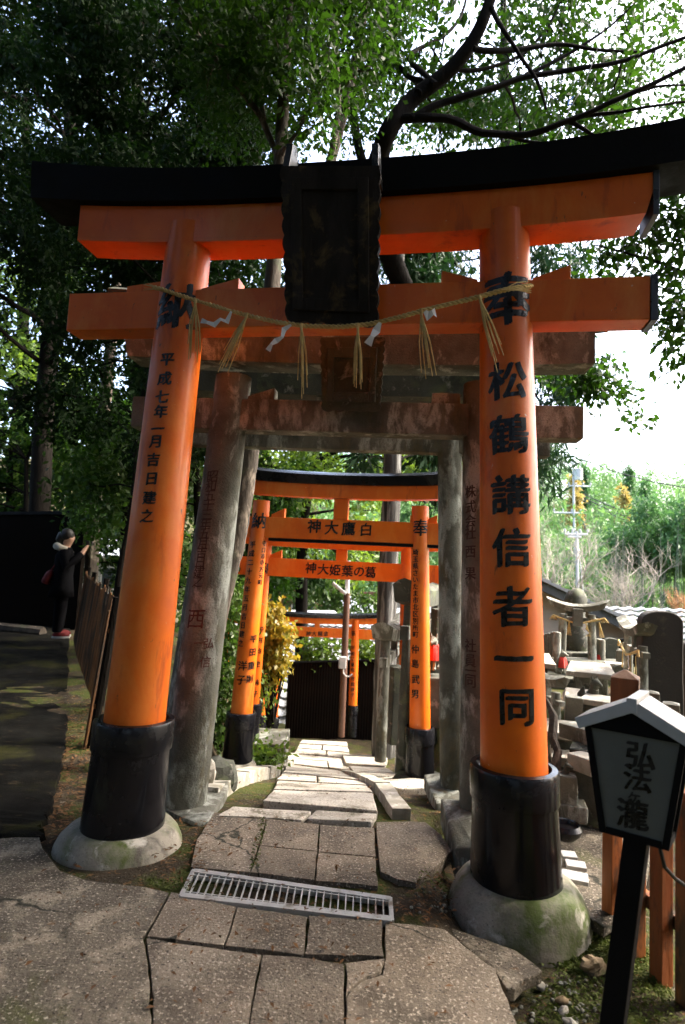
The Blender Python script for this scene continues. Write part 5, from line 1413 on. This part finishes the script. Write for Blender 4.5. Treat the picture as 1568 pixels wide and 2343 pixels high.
for lb, u_, Y, u0, u1, v0, v1, sd in (('tall dark forest tree at the far left behind the brighter young tree', 40, 19, -260, 200, -100, 1220, 80), ('tall dark forest tree standing between the two left trunks', 300, 18, 170, 420, -60, 1280, 81), ('tall dark forest tree behind the thick stone pillar', 480, 17, 400, 640, -40, 1290, 82)):
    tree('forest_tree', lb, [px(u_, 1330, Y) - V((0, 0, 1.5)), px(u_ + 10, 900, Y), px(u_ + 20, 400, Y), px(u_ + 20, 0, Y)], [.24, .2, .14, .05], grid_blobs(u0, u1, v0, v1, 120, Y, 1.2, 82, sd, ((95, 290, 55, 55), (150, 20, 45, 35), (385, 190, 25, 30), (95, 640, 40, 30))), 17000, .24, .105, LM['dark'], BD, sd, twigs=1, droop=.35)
rr = random.Random(31); bl = []
for e in (50, 58, 67, 77):
    for az in range(-78, 22, 13 if e < 60 else 20):
        a_ = R_(az + rr.uniform(-4, 4)); hz_ = rr.uniform(8.2, 10.5) * math.cos(R_(e)) / math.cos(R_(55)) * .62
        hz_ = max(2.2, hz_); bl.append([V((hz_ * math.sin(a_) - .4, hz_ * math.cos(a_) + .6, 1.5 + hz_ * math.tan(R_(e)) + .6)), (1.25, 1.25, .8)])
tree('evergreen_tree', 'added unseen evergreen whose high crown shades the left path from above the frame', [V((-8.2, 6.5, -.2)), V((-8.0, 6.5, 4)), V((-7.0, 6.2, 8)), V((-5.0, 5.6, 10))], [.34, .3, .2, .1], bl, 15000, .22, .10, LM['dark'], BD, 91, twigs=0)  # unseen high crown, added to keep sky light off the left path
for lb, u_, Y, u0, u1, sd in (('added unseen tree far out beyond the left edge, darkening the left side', -420, 13, -640, -200, 92), ('added unseen tree farther out left, blocking sky light from that side', -900, 11, -1200, -680, 93)):
    tree('forest_tree', lb, [px(u_, 1330, Y) - V((0, 0, 1.5)), px(u_, 900, Y), px(u_, 300, Y)], [.24, .2, .08], grid_blobs(u0, u1, -300, 1300, 150, Y, 1.0, 105, sd), 11000, .26, .12, LM['dark'], BD, sd, twigs=0, droop=.35)  # added out of view to close the open horizon and darken the left
for lb, u_, Y, u0, u1, sd in (('low leafy understory tree behind the black board wall', 60, 15, -180, 200, 94), ('low leafy understory tree behind the bamboo slat fence', 290, 14, 210, 420, 95)):
    tree('understory_tree', lb, [px(u_, 1360, Y) - V((0, 0, 1.0)), px(u_, 1250, Y), px(u_, 1050, Y)], [.1, .08, .04], grid_blobs(u0, u1, 940, 1290, 85, Y, .8, 62, sd), 8500, .16, .07, LM['mid'], BD, sd, twigs=1, droop=.35)
# centre: the leaning mottled trunk and slim trees over the gates
tree('leaning_tree', 'tree with a mottled leaning trunk rising beside the thick stone pillar, bright green crown', [px(428, 1800, 5.3) - V((0, 0, .15)), px(468, 1560, 5.3), px(498, 1400, 5.3), px(521, 1314, 5.3), px(542, 1234, 5.3), px(559, 1134, 5.3), px(574, 1018, 5.3), px(600, 850, 5.3), px(626, 640, 5.3), px(645, 300, 5.4), px(664, -60, 5.4)], [.105, .095, .088, .085, .08, .08, .078, .06, .04],
     grid_blobs(480, 960, -130, 230, 85, 5.7, .9, 60, 7, ((640, 290, 25, 60), (700, 430, 60, 90), (930, 130, 60, 60), (960, 20, 50, 40))), 25000, .072, .033, LM['mid'], BK_, 17,
     limbs=[((px(637, 360, 5.4), px(600, 270, 5.4), px(520, 170, 5.3), px(460, 90, 5.2), px(400, 0, 5.0), px(370, -90, 4.9)), .032, .012), ((px(600, 270, 5.4), px(598, 200, 5.5), px(575, 90, 5.5), px(560, -60, 5.4)), .024, .01), ((px(466, 95, 5.2), px(500, 105, 5.2), px(560, 110, 5.3), px(620, 130, 5.3), px(720, 150, 5.3)), .016, .006),
            ((px(610, 870, 5.3), px(655, 690, 5.4), px(710, 530, 5.6), px(758, 370, 5.8), px(798, 210, 5.9), px(830, 60, 5.9), px(850, -100, 5.9)), .07, .035), ((px(745, 420, 5.75), px(775, 260, 5.7), px(770, 100, 5.7), px(745, -80, 5.7)), .035, .02)], droop=.3)
# right: the big dark limbed tree
AY = 6.6
tree('dark_limbed_tree', 'large tree with heavy dark crooked limbs spreading right above the black lintel', [px(1150, 1600, 8.2) - V((0, 0, .6)), px(1130, 1250, 8.2), px(1080, 1000, 8.1), px(985, 800, 7.9), px(890, 580, 7.5), px(848, 420, 7.1), px(885, 300, AY), px(940, 228, AY), px(1035, 160, 6.4), px(1095, 75, 6.2), px(1130, -20, 6.0), px(1150, -120, 5.9)], [.19, .18, .16, .14, .12, .105, .088, .075, .06, .045],
     grid_blobs(880, 1640, -140, 330, 100, 7.6, 1.4, 66, 9, ((1140, 60, 40, 60), (1080, 150, 70, 35), (1510, 230, 70, 70), (1000, 60, 60, 40), (1200, 230, 50, 30), (1330, 90, 30, 35)), ry=.8) + grid_blobs(1000, 1480, 250, 350, 90, 8.0, .8, 52, 10),
     16500, .10, .046, LM['mid'], BD, 19,
     limbs=[((px(905, 275, AY), px(960, 268, 6.5), px(1030, 268, 6.4), px(1085, 300, 6.3), px(1160, 312, 6.2), px(1250, 300, 6.0), px(1330, 262, 5.9), px(1450, 215, 5.8), px(1600, 140, 5.7)), .055, .02),
            ((px(945, 268, 6.5), px(1010, 235, 6.5), px(1110, 210, 6.4), px(1200, 175, 6.4), px(1300, 160, 6.3), px(1420, 140, 6.2), px(1600, 75, 6.1)), .045, .018),
            ((px(1085, 110, 6.2), px(1160, 118, 6.3), px(1270, 100, 6.4), px(1390, 118, 6.4), px(1500, 118, 6.4)), .035, .012),
            ((px(960, 215, 6.5), px(980, 190, 6.6), px(930, 170, 6.8), px(900, 130, 7.0), px(890, 60, 7.1)), .045, .015),
            ((px(1000, 195, 6.4), px(920, 130, 6.8), px(1000, 90, 7), px(1060, 40, 7.2), px(1080, -60, 7.3)), .035, .012),
            ((px(1120, 20, 6.0), px(1150, 60, 6.0), px(1200, 140, 6.1), px(1240, 200, 6.1), px(1250, 250, 6.1)), .028, .012),
            ((px(1200, 175, 6.4), px(1290, 130, 6.4), px(1400, 60, 6.4), px(1480, -20, 6.4)), .024, .008), ((px(1330, 262, 5.9), px(1420, 255, 5.9), px(1530, 240, 5.8), px(1610, 225, 5.8)), .022, .008),
            ((px(1160, 312, 6.2), px(1240, 330, 6.2), px(1330, 335, 6.2), px(1420, 360, 6.2)), .02, .006), ((px(1450, 215, 5.8), px(1520, 190, 5.8), px(1620, 195, 5.8)), .018, .006), ((px(1035, 160, 6.4), px(1100, 165, 6.5), px(1190, 130, 6.6), px(1260, 60, 6.7), px(1300, -40, 6.8)), .026, .008),
            ((px(1300, 275, 5.95), px(1370, 315, 5.9), px(1430, 330, 5.9)), .025, .008),
            ((px(850, 430, 7.1), px(812, 300, 7.2), px(800, 180, 7.2), px(860, 60, 7.1), px(900, -80, 7)), .06, .03)], twigs=2, droop=.2)
# conifers behind the right pillar
tree('conifer_tree', 'dark drooping conifer behind the right orange pillar and the stone beam end', [px(1168, 1420, 13) - V((0, 0, 2)), px(1165, 1000, 13), px(1160, 600, 13), px(1155, 150, 12.6), px(1150, -100, 12.4)], [.22, .18, .15, .10, .05],
     [blob(u, v, 12.5 + (k % 3) * .5, ru, rv, .8) for k, (u, v, ru, rv) in enumerate(((1100, 240, 70, 40), (1180, 260, 70, 45), (1010, 250, 60, 30), (1240, 330, 60, 30), (960, 640, 70, 60), (1030, 610, 60, 60), (1240, 590, 40, 60), (1275, 630, 55, 50), (1310, 600, 35, 35), (1250, 680, 50, 40), (1265, 870, 55, 50), (1310, 860, 45, 28), (1345, 850, 30, 30), (1250, 1010, 30, 60), (1240, 1100, 30, 50), (1260, 1050, 25, 22), (985, 1050, 40, 22), (1000, 1120, 30, 40), (1290, 900, 36, 25)))],
     8200, .24, .05, LM['conifer'], BD, 20, droop=.7, per=13, spread=.2)
tree('hanging_branch_tree', 'tree reaching in from the right edge with lacy hanging sprays of leaves', [V((4.6, 5.2, -1.2)), V((4.5, 5.2, 1.5)), V((4.3, 5.2, 3.6)), V((4.0, 5.3, 5.5)), V((3.6, 5.3, 7.0))], [.16, .14, .12, .09, .04],
     [blob(u, v, Y, r, r * .8, .35) for u, v, Y, r in ((1440, 560, 5.4, 55), (1500, 520, 5.2, 60), (1550, 480, 5.0, 60), (1590, 540, 5, 60), (1385, 600, 5.6, 34), (1530, 620, 5.2, 50), (1590, 660, 5, 60), (1480, 640, 5.3, 36), (1545, 730, 5.1, 36), (1600, 760, 5, 50), (1560, 830, 5, 26), (1420, 640, 5.5, 26), (1600, 420, 5, 60), (1560, 390, 5.2, 30))],
     1900, .085, .045, LM['mid'], BD, 21, limbs=[((px(1720, 700, 5.1), px(1600, 640, 5.2), px(1500, 600, 5.3), px(1420, 575, 5.4), px(1360, 560, 5.5)), .022, .006), ((px(1720, 560, 5.0), px(1600, 500, 5.1), px(1520, 470, 5.2)), .02, .008)], twigs=3, droop=.45)
tree('hanging_branch_tree', 'long drooping leafy spray hanging in the open sky right of the right orange pillar', [V((2.55, 8.6, -1.3)), V((2.5, 8.5, 1.6)), V((2.38, 8.4, 3.6)), V((2.45, 8.2, 4.7))], [.08, .07, .055, .03],
     [blob(u, v, 8.0, r, r * .75, .3) for u, v, r in ((1270, 850, 30), (1300, 848, 32), (1335, 858, 30), (1362, 868, 28), (1385, 862, 20), (1330, 895, 26), (1370, 900, 18), (1405, 880, 14), (1425, 905, 16), (1440, 935, 16), (1455, 962, 14), (1395, 838, 12))],
     950, .10, .055, LM['mid'], BD, 22, limbs=[((px(1260, 800, 8.2), px(1330, 840, 8.1), px(1400, 866, 8), px(1435, 925, 8), px(1460, 975, 8)), .014, .004)], twigs=2, droop=.5)
tree('cedar_tree', 'straight cedar with a striped grey trunk at the right of the lower steps', [px(878, 1700, 9.7) - V((0, 0, .2)), px(882, 1500, 9.7), px(888, 1340, 9.7), px(895, 1160, 9.7), px(903, 900, 9.7), px(915, 500, 9.7)], [.185, .165, .155, .15, .13, .08],
     [blob(u, v, 10.2, r, r * .7, .6) for u, v, r in ((860, 900, 60), (930, 860, 60), (1000, 900, 50), (840, 700, 60), (960, 650, 60), (900, 560, 60), (980, 560, 40), (830, 1045, 30), (980, 1030, 40))], 5200, .22, .05, LM['conifer'], BC, 23, droop=.6)
# middle distance trees beyond the gates
tree('broadleaf_tree', 'bright green broadleaf tree filling the view above the first far lintel', [px(700, 1420, 15) - V((0, 0, 2)), px(690, 1200, 15), px(720, 1060, 15), px(740, 900, 15)], [.16, .13, .1, .04],
     grid_blobs(560, 1010, 860, 1110, 75, 14, 1.6, 58, 30) + grid_blobs(630, 880, 1110, 1260, 75, 15.5, 1.2, 48, 31), 13500, .16, .07, LM['light'], BD, 24, droop=.3)
tree('evergreen_tree', 'rounded bluish evergreen behind the street lamp beyond the low roofs', [px(770, 1420, 22) - V((0, 0, 2)), px(770, 1330, 22), px(770, 1260, 22)], [.2, .16, .06],
     grid_blobs(670, 860, 1240, 1400, 62, 21.5, 1.2, 52, 32), 8000, .20, .09, LM['hedge'], BD, 25)
tree('broadleaf_tree', 'dark glossy tree left of the yellow bush behind the orange gate pillars', [px(560, 1500, 13) - V((0, 0, 2)), px(560, 1300, 13), px(570, 1150, 13)], [.14, .1, .04],
     grid_blobs(520, 660, 1090, 1330, 70, 13, 1, 52, 33), 5600, .14, .06, LM['mid'], BD, 26)
tree('broadleaf_tree', 'pale green far tree on the slope right of the striped cedar trunk', [px(960, 1400, 30) - V((0, 0, 2)), px(960, 1280, 30), px(965, 1160, 30)], [.2, .15, .06],
     grid_blobs(905, 1030, 1130, 1370, 62, 29, 1.6, 48, 34), 5200, .26, .12, LM['bamboo'], BK_, 27)
# shrubs by the steps
def shrub(name, label, stems, blobs, n, ln, wd, leaf, seed, cat='shrub', **kw):
    rr = random.Random(seed); o0 = V(stems[0]); t = thing(name, label, cat, o0)
    mb = MB()
    for b in blobs:
        s = V(rr.choice(stems)) - o0
        mb.tube(limb_pts(s, V(b[0]) - o0, rr, .12, 5), [.016, .014, .011, .009, .006, .003], 5)
    mb.build('stems', BD, t)
    Vv, Q = leaf_arrays(blobs, n, ln, wd, seed, **kw); mesh_np('foliage', Vv - np.array(o0), Q, leaf, t)
    return t
shrub('yellow_bush', 'leafy bush turned yellow and orange beside the stacked orange pillars', [px(626, 1660, 8.2), px(612, 1660, 8.2)], [blob(u, v, 8.25, r, r, .24) for u, v, r in ((616, 1388, 15), (632, 1404, 17), (643, 1438, 17), (622, 1428, 19), (636, 1470, 18), (650, 1490, 12), (618, 1480, 18), (630, 1510, 17), (612, 1525, 14), (639, 1530, 11), (622, 1552, 12), (604, 1415, 12), (606, 1455, 14), (655, 1455, 10))], 2000, .082, .05, LM['yellow'], 41, droop=.6, spread=.12)
shrub('evergreen_shrub', 'dark glossy shrub climbing between the stone pillar and the first black collar', [px(490, 1740, 6.85), px(505, 1720, 6.85)], [blob(u, v, 6.75, r, r, .14) for u, v, r in ((532, 1400, 18), (520, 1450, 20), (512, 1500, 22), (518, 1540, 20), (502, 1580, 20), (496, 1640, 18), (506, 1610, 16), (494, 1700, 16), (530, 1470, 12), (530, 1360, 14), (496, 1745, 12))], 2200, .075, .036, LM['hedge'], 42, droop=.5)
shrub('low_plant', 'small leafy plant growing low beside the steps next to the first black collar', [px(605, 1735, 6.7)], [blob(u, v, 6.7, r, r * .7, .14) for u, v, r in ((590, 1718, 16), (612, 1715, 18), (600, 1738, 18), (625, 1735, 14), (585, 1742, 12))], 420, .07, .035, LM['light'], 43, droop=.1)
shrub('vine', 'trailing leafy vine hanging beside the second orange pillar and its collar', [px(588, 1640, 7.9)], [blob(u, v, 7.95, r, r * 1.4, .1) for u, v, r in ((590, 1590, 10), (596, 1620, 12), (592, 1655, 10), (586, 1690, 9), (598, 1560, 9))], 260, .06, .03, LM['light'], 44, droop=.7)
shrub('garden_shrub', 'loose bright shrub in front of the tile roof left of the street lamp', [px(735, 1560, 11.9)], [blob(u, v, 11.9, r, r, .25) for u, v, r in ((700, 1480, 15), (722, 1475, 18), (742, 1490, 18), (712, 1505, 18), (735, 1510, 16), (755, 1475, 12))], 620, .12, .06, LM['light'], 45)
shrub('garden_shrub', 'loose bright shrub in front of the tile roof right of the small orange pillar', [px(836, 1560, 11.9)], [blob(u, v, 11.9, r, r, .25) for u, v, r in ((828, 1480, 14), (842, 1470, 14), (848, 1495, 14), (832, 1505, 12), (775, 1470, 9))], 480, .12, .06, LM['light'], 46)
shrub('garden_shrub', 'small bright shrub peeking between the eagle gate pillar and the slim stone pillar', [px(1003, 1530, 8.4)], [blob(u, v, 8.4, r, r, .15) for u, v, r in ((1000, 1478, 14), (1008, 1495, 14), (996, 1500, 12))], 260, .08, .04, LM['light'], 47)
# unseen trees added outside the frame to shade the path and the near gate
tree('shade_tree', 'added evergreen just outside the view on the right, its crown shading the near gate', [V((5.6, 4.3, -.6)), V((5.5, 4.4, 2.5)), V((5.2, 4.5, 5)), V((4.8, 4.6, 8))], [.3, .26, .2, .1],
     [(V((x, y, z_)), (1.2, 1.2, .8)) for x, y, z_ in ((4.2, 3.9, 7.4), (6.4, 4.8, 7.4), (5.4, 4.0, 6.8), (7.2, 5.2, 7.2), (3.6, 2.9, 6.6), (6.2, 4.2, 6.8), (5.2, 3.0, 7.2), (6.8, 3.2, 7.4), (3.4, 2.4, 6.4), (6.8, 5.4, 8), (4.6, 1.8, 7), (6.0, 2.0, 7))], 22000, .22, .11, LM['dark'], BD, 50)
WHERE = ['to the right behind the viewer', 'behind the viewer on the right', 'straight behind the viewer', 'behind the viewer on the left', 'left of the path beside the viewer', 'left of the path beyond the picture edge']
for k, az in enumerate((118, 152, 187, 222, 257, 290)):  # dome of unseen crowns, shaped to block sky light from behind and left
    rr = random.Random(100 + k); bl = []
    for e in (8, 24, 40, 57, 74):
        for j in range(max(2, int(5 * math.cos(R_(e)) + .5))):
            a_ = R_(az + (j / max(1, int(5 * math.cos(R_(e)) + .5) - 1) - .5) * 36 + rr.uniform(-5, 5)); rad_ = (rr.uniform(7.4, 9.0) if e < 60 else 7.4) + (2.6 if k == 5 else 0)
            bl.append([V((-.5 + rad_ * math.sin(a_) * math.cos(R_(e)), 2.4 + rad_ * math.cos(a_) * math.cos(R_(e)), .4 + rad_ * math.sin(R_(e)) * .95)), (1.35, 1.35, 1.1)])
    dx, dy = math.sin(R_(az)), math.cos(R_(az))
    tree('unseen_shade_tree', 'added unseen shading tree ' + WHERE[k], [V((-.5 + 8 * dx, 2.4 + 8 * dy, -.2)), V((-.5 + 8 * dx, 2.4 + 8 * dy, 2.5)), V((-.5 + 7 * dx, 2.4 + 7 * dy, 5))], [.25, .2, .1], bl, 9500, .34, .17, LM['dark'], BD, 200 + k, twigs=0)

rr = random.Random(77)  # unseen flat crown added to close the gap to the sky overhead
tree('unseen_shade_tree', 'added unseen tree with a wide flat shading crown directly over the viewer', [V((-2.6, -2.4, -.2)), V((-2.5, -2.0, 3)), V((-1.8, -.6, 6)), V((-.8, 1.0, 7.4))], [.22, .2, .14, .06],
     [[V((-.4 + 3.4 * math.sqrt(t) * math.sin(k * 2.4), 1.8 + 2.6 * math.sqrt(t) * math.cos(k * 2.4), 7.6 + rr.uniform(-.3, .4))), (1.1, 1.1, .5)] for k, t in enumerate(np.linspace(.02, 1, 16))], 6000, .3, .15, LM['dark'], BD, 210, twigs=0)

# ---------------------------------------------------------------- the far hill with its bamboo
hv = []; hx = np.linspace(-90, 140, 47); hy = np.linspace(40, 190, 31)
def hz(x, y):
    t = sm(44, 120, y - .10 * x)
    return -4.3 + 22 * t + 2.0 * mnoise.noise(V((x * .03, y * .03, 0))) - .02 * max(0, x - 60)
for y_ in hy:
    for x_ in hx: hv.append((x_, y_, hz(x_, y_)))
g = MB(); g.add(hv, [(j * 47 + i, j * 47 + i + 1, (j + 1) * 47 + i + 1, (j + 1) * 47 + i) for j in range(30) for i in range(46)], True)
tag(g.build('hill', M['soil']), kind='structure')
r_ = np.random.default_rng(5)
AV, AQ, BV, BQ = [], [], [], []
cnt = 0
plumes = []
for k in range(560):
    y_ = r_.uniform(36, 118); x_ = r_.uniform(-.05, .72) * y_ + r_.uniform(-4, 4)
    plumes.append((x_, y_, hz(x_, y_)))
bl = []
for x_, y_, z_ in plumes:
    h = r_.uniform(4.0, 8.5); s = r_.uniform(1.0, 1.9)
    bl.append([V((x_, y_, z_ + h)), (1.5 * s, 1.5 * s, 1.6 * s)])
    bl.append([V((x_ + r_.uniform(-.6, .6), y_ - .5, z_ + h * .62)), (1.7 * s, 1.7 * s, 1.5 * s)])
half = len(bl) // 2
Vv, Q = leaf_arrays(bl, 150000, .55, .17, 61, per=10, spread=.34, droop=.55, surf=.22)
o = mesh_np('bamboo_forest', Vv, Q, LM['bamboo']); tag(o, kind='stuff')
bl2 = []
for k in range(46):
    u_, v_ = r_.uniform(1380, 1640), r_.uniform(1150, 1290)
    if (v_ - 1150) < (1500 - u_) * .9: continue
    bl2.append(blob(u_, v_, 36 + r_.uniform(-3, 3), r_.uniform(22, 40), None, 1.2))
o0 = px(1520, 1400, 36); t = thing('bamboo_grove', 'darker bamboo grove with bare pale stems at the right edge of the hill', 'bamboo', o0)
mb = MB()
for k in range(58):
    u_ = r_.uniform(1395, 1660); Y = 35 + r_.uniform(-4, 5)
    a = px(u_, 1405, Y); a.z = -4.2; b = px(u_ + r_.uniform(-14, 22), r_.uniform(1180, 1290), Y)
    mb.tube([a - o0, a.lerp(b, .55) - o0, b - o0], [.035, .03, .012], 5)
st = mb.build('stems', M['pole'], t); st.data.materials[0] = mat('bamboo_stem', (.10, .13, .08), (.05, .07, .04), 3, .5, .1); st['kind'] = 'stuff'
Vv, Q = leaf_arrays(bl2, 30000, .30, .09, 62, per=10, spread=.24, droop=.5); mesh_np('crown', Vv - np.array(o0), Q, LM['bamboo_dark'], t)
for lb, u_, v0, v1, Y, m_, w_ in (('tall golden larch standing out of the bamboo hill right of the utility pole', 1315, 1190, 1085, 56, 'gold', 12), ('slim golden conifer in the middle of the hill, above the dark bamboo gap', 1430, 1250, 1120, 52, 'gold', 13), ('dark green cedar poking out of the hill top beside the utility pole', 1338, 1150, 1070, 66, 'bamboo_dark', 12), ('dark pointed cedar on the skyline of the hill', 1440, 1130, 1068, 80, 'bamboo_dark', 14), ('second dark cedar lower down the hill near the wires', 1480, 1200, 1110, 62, 'bamboo_dark', 20)):
    a, b = px(u_, v0, Y), px(u_, v1, Y); k = Y / FPX
    tree('conifer_tree', lb, [V((a.x, a.y, min(a.z, hz(a.x, a.y)))), a, b], [.22, .2, .05], [[a.lerp(b, s), (w_ * k * (1.35 - s), w_ * k * (1.35 - s), (v0 - v1) * k * .14)] for s in (.05, .25, .45, .65, .82, .96)], 1500, .45, .16, LM[m_], BK_, int(u_), twigs=0, per=8, spread=.3, droop=.4)
# bare trees in front of the hill
def bare_tree(label, base, top, spread, seed, m, depth=5, r0=.085):
    rr = random.Random(seed); o0 = V(base); t = thing('bare_tree', label, 'tree', o0)
    mb = MB(); tw = MB()
    def grow(p, d, L, r, k):
        q = [p]; dd = d.copy()
        for i in range(3):
            dd = (dd + V((rr.uniform(-1, 1), rr.uniform(-.6, .6), rr.uniform(-.5, .7))) * .22).normalized(); q.append(q[-1] + dd * L / 3)
        (mb if k > 2 else tw).tube(q, [r, r * .85, r * .7, r * .55], 6 if k > 2 else 3, cap=False)
        if k == 0: return
        for i in range(3 if k > 1 else 4):
            nd = (dd + V((rr.uniform(-1, 1) * spread, rr.uniform(-1, 1) * .8, rr.uniform(-.35, .75)))).normalized()
            grow(q[rr.choice((1, 2, 3, 3))], nd, L * rr.uniform(.62, .85), r * .55, k - 1)
    H = (V(top) - o0).length
    for i in range(3): grow(V((rr.uniform(-.3, .3), rr.uniform(-.3, .3), 0)), V((rr.uniform(-.5, .5), 0, 1)).normalized(), H * .36, r0, depth)
    mb.build('trunk', m, t); o = tw.build('twigs', m, t)
M['twig'] = mat('pale_bare_twig', (.34, .30, .25), (.22, .20, .165), 4, .9, 0)
M['twig_o'] = mat('rusty_bare_twig', (.38, .21, .09), (.27, .14, .06), 4, .9, 0)
bare_tree('wide pale bare tree behind the gabled roof, in front of the utility pole', px(1275, 1420, 27) - V((0, 0, 1.6)), px(1270, 1165, 27), 1.1, 3, M['twig'])
bare_tree('second pale bare tree spreading right over the tile roof toward the dark bamboo', px(1380, 1420, 25) - V((0, 0, 1.6)), px(1380, 1250, 25), 1.3, 5, M['twig'])
bare_tree('rusty bare shrub at the right edge above the tile roof', px(1580, 1430, 22), px(1572, 1340, 22), 1.0, 8, M['twig_o'], 4, .05)

# ---------------------------------------------------------------- litter, moss, stones on the ground
def scatter(name, regions, n, ln, wd, m, seed, zf, up=2.2):
    r = np.random.default_rng(seed); P_ = []
    for k in range(n):
        poly = regions[r.integers(len(regions))]
        a, b = r.random(2); p = V(poly[0]).lerp(V(poly[1]), a).lerp(V(poly[3]).lerp(V(poly[2]), a), b)
        P_.append((p.x, p.y, zf(p.x, p.y) + r.uniform(.002, .008)))
    P_ = np.array(P_)
    A = r.normal(size=P_.shape); A[:, 2] *= .2; A /= np.linalg.norm(A, axis=1, keepdims=True)
    N = r.normal(size=P_.shape) * .35; N[:, 2] += up; B = np.cross(N, A); B /= np.linalg.norm(B, axis=1, keepdims=True)
    s = (.5 + r.random(n))[:, None]; L, W = ln * s, wd * s
    Vv = np.stack([P_, P_ + A * L * .5 + B * W * .5 + [0, 0, .004], P_ + A * L, P_ + A * L * .5 - B * W * .5 + [0, 0, .003]], 1).reshape(-1, 3)
    o = mesh_np(name, Vv, np.arange(len(Vv)).reshape(-1, 4), m); tag(o, kind='stuff'); return o
z00 = lambda x, y: .004
scatter('leaf_litter', [P((100, 1910), (300, 1960), (210, 1600), (155, 1640)), P((100, 1910), (190, 1990), (240, 1700), (150, 1680))], 900, .035, .014, LM['litter'], 71, lambda x, y: gz(x, y))
scatter('leaf_litter', [P((330, 2010), (440, 2035), (500, 1880), (400, 1870)), P((890, 2100), (1030, 2110), (1060, 1980), (960, 2020)), P((330, 2140), (900, 2220), (880, 1880), (480, 1870)), P((0, 2343), (1150, 2343), (900, 2100), (100, 1980)), [V((-.9, 4.2, 0)), V((.9, 4.2, 0)), V((.8, 8, 0)), V((-.8, 8, 0))]], 700, .026, .010, LM['litter'], 72, lambda x, y: max(gz(x, y), .004 if y < 3.9 else ip(y, SZ)) + .003)
scatter('moss', [P((1180, 2200), (1420, 2230), (1390, 2070), (1330, 2060), z=-.14), P((1200, 2343), (1568, 2343), (1480, 2170), (1330, 2130), z=-.14)], 5200, .020, .007, LM['moss'], 73, lambda x, y: gz(x, y) - .004, .3)
scatter('moss', [P((590, 1990), (610, 1872), (594, 1872), (575, 1990)), P((345, 2030), (440, 2040), (430, 2015), (330, 2012)), P((1000, 1960), (1060, 2010), (1000, 2030), (940, 2024))], 500, .016, .006, LM['moss'], 74, lambda x, y: gz(x, y) + .012, .3)
rr = random.Random(9)
rock('rock', 'brown angular rock lying on the moss in front of the right footing', 'rock', pz(1356, 2212, -.12), (.12, .08, .08), M['rock'], .5, seed=7, amt=.5)
pb = MB()
for k in range(150):
    p = pz(rr.uniform(1170, 1420), rr.uniform(2235, 2420), -.13) if k < 110 else pz(rr.uniform(940, 1040), rr.uniform(2020, 2110), -.05)
    s = rr.uniform(.004, .013); pb.ball(p + V((0, 0, gz(p.x, p.y) - p.z + s * .2)), (s, s * rr.uniform(.6, 1), s * .6), 7, 5, rot=rz3(rr.uniform(0, 6)))
o = pb.build('pebbles', M['granite'], jit=.004, jsc=30); tag(o, kind='stuff')
for k, (u, v, d, m_, lb) in enumerate(((1286, 2290, (.055, .03, .03), 'rock', 'flat tan stone chip among the pebbles at the lower right'), (1290, 2312, (.05, .03, .03), 'granite_pale', 'pale oval pebble just in front of the tan chip'), (1238, 2255, (.045, .04, .03), 'granite_pale', 'bluish white pebble nearest the broken mortar edge'), (1305, 2340, (.06, .04, .03), 'granite_pale', 'pale stone at the very bottom edge of the moss'))):
    p = pz(u, v, -.13); p.z = gz(p.x, p.y) + .008
    rock('stone', lb, 'stone', p, d, M[m_], k * .8, seed=20 + k, amt=.4)
# blue cord hanging in the dark limbs
mb = MB(); mb.tube([px(1398, 20, 5.9), px(1340, 190, 5.95), px(1305, 245, 6.0), px(1290, 285, 6.0), px(1256, 340, 6.0)], .004, 5); o = mb.build('hanging_string', M['cable']); tag(o, 'thin dark cord hanging down through the limbs above the right lintel', 'cord')
mb = MB(); mb.tube([px(1312, 222, 5.98), px(1302, 230, 5.98), px(1300, 240, 5.98), px(1310, 238, 5.98)], .010, 6); tag(mb.build('cord_scrap', M['blue']), 'bright blue scrap tied to the hanging cord among the limbs', 'cord scrap')
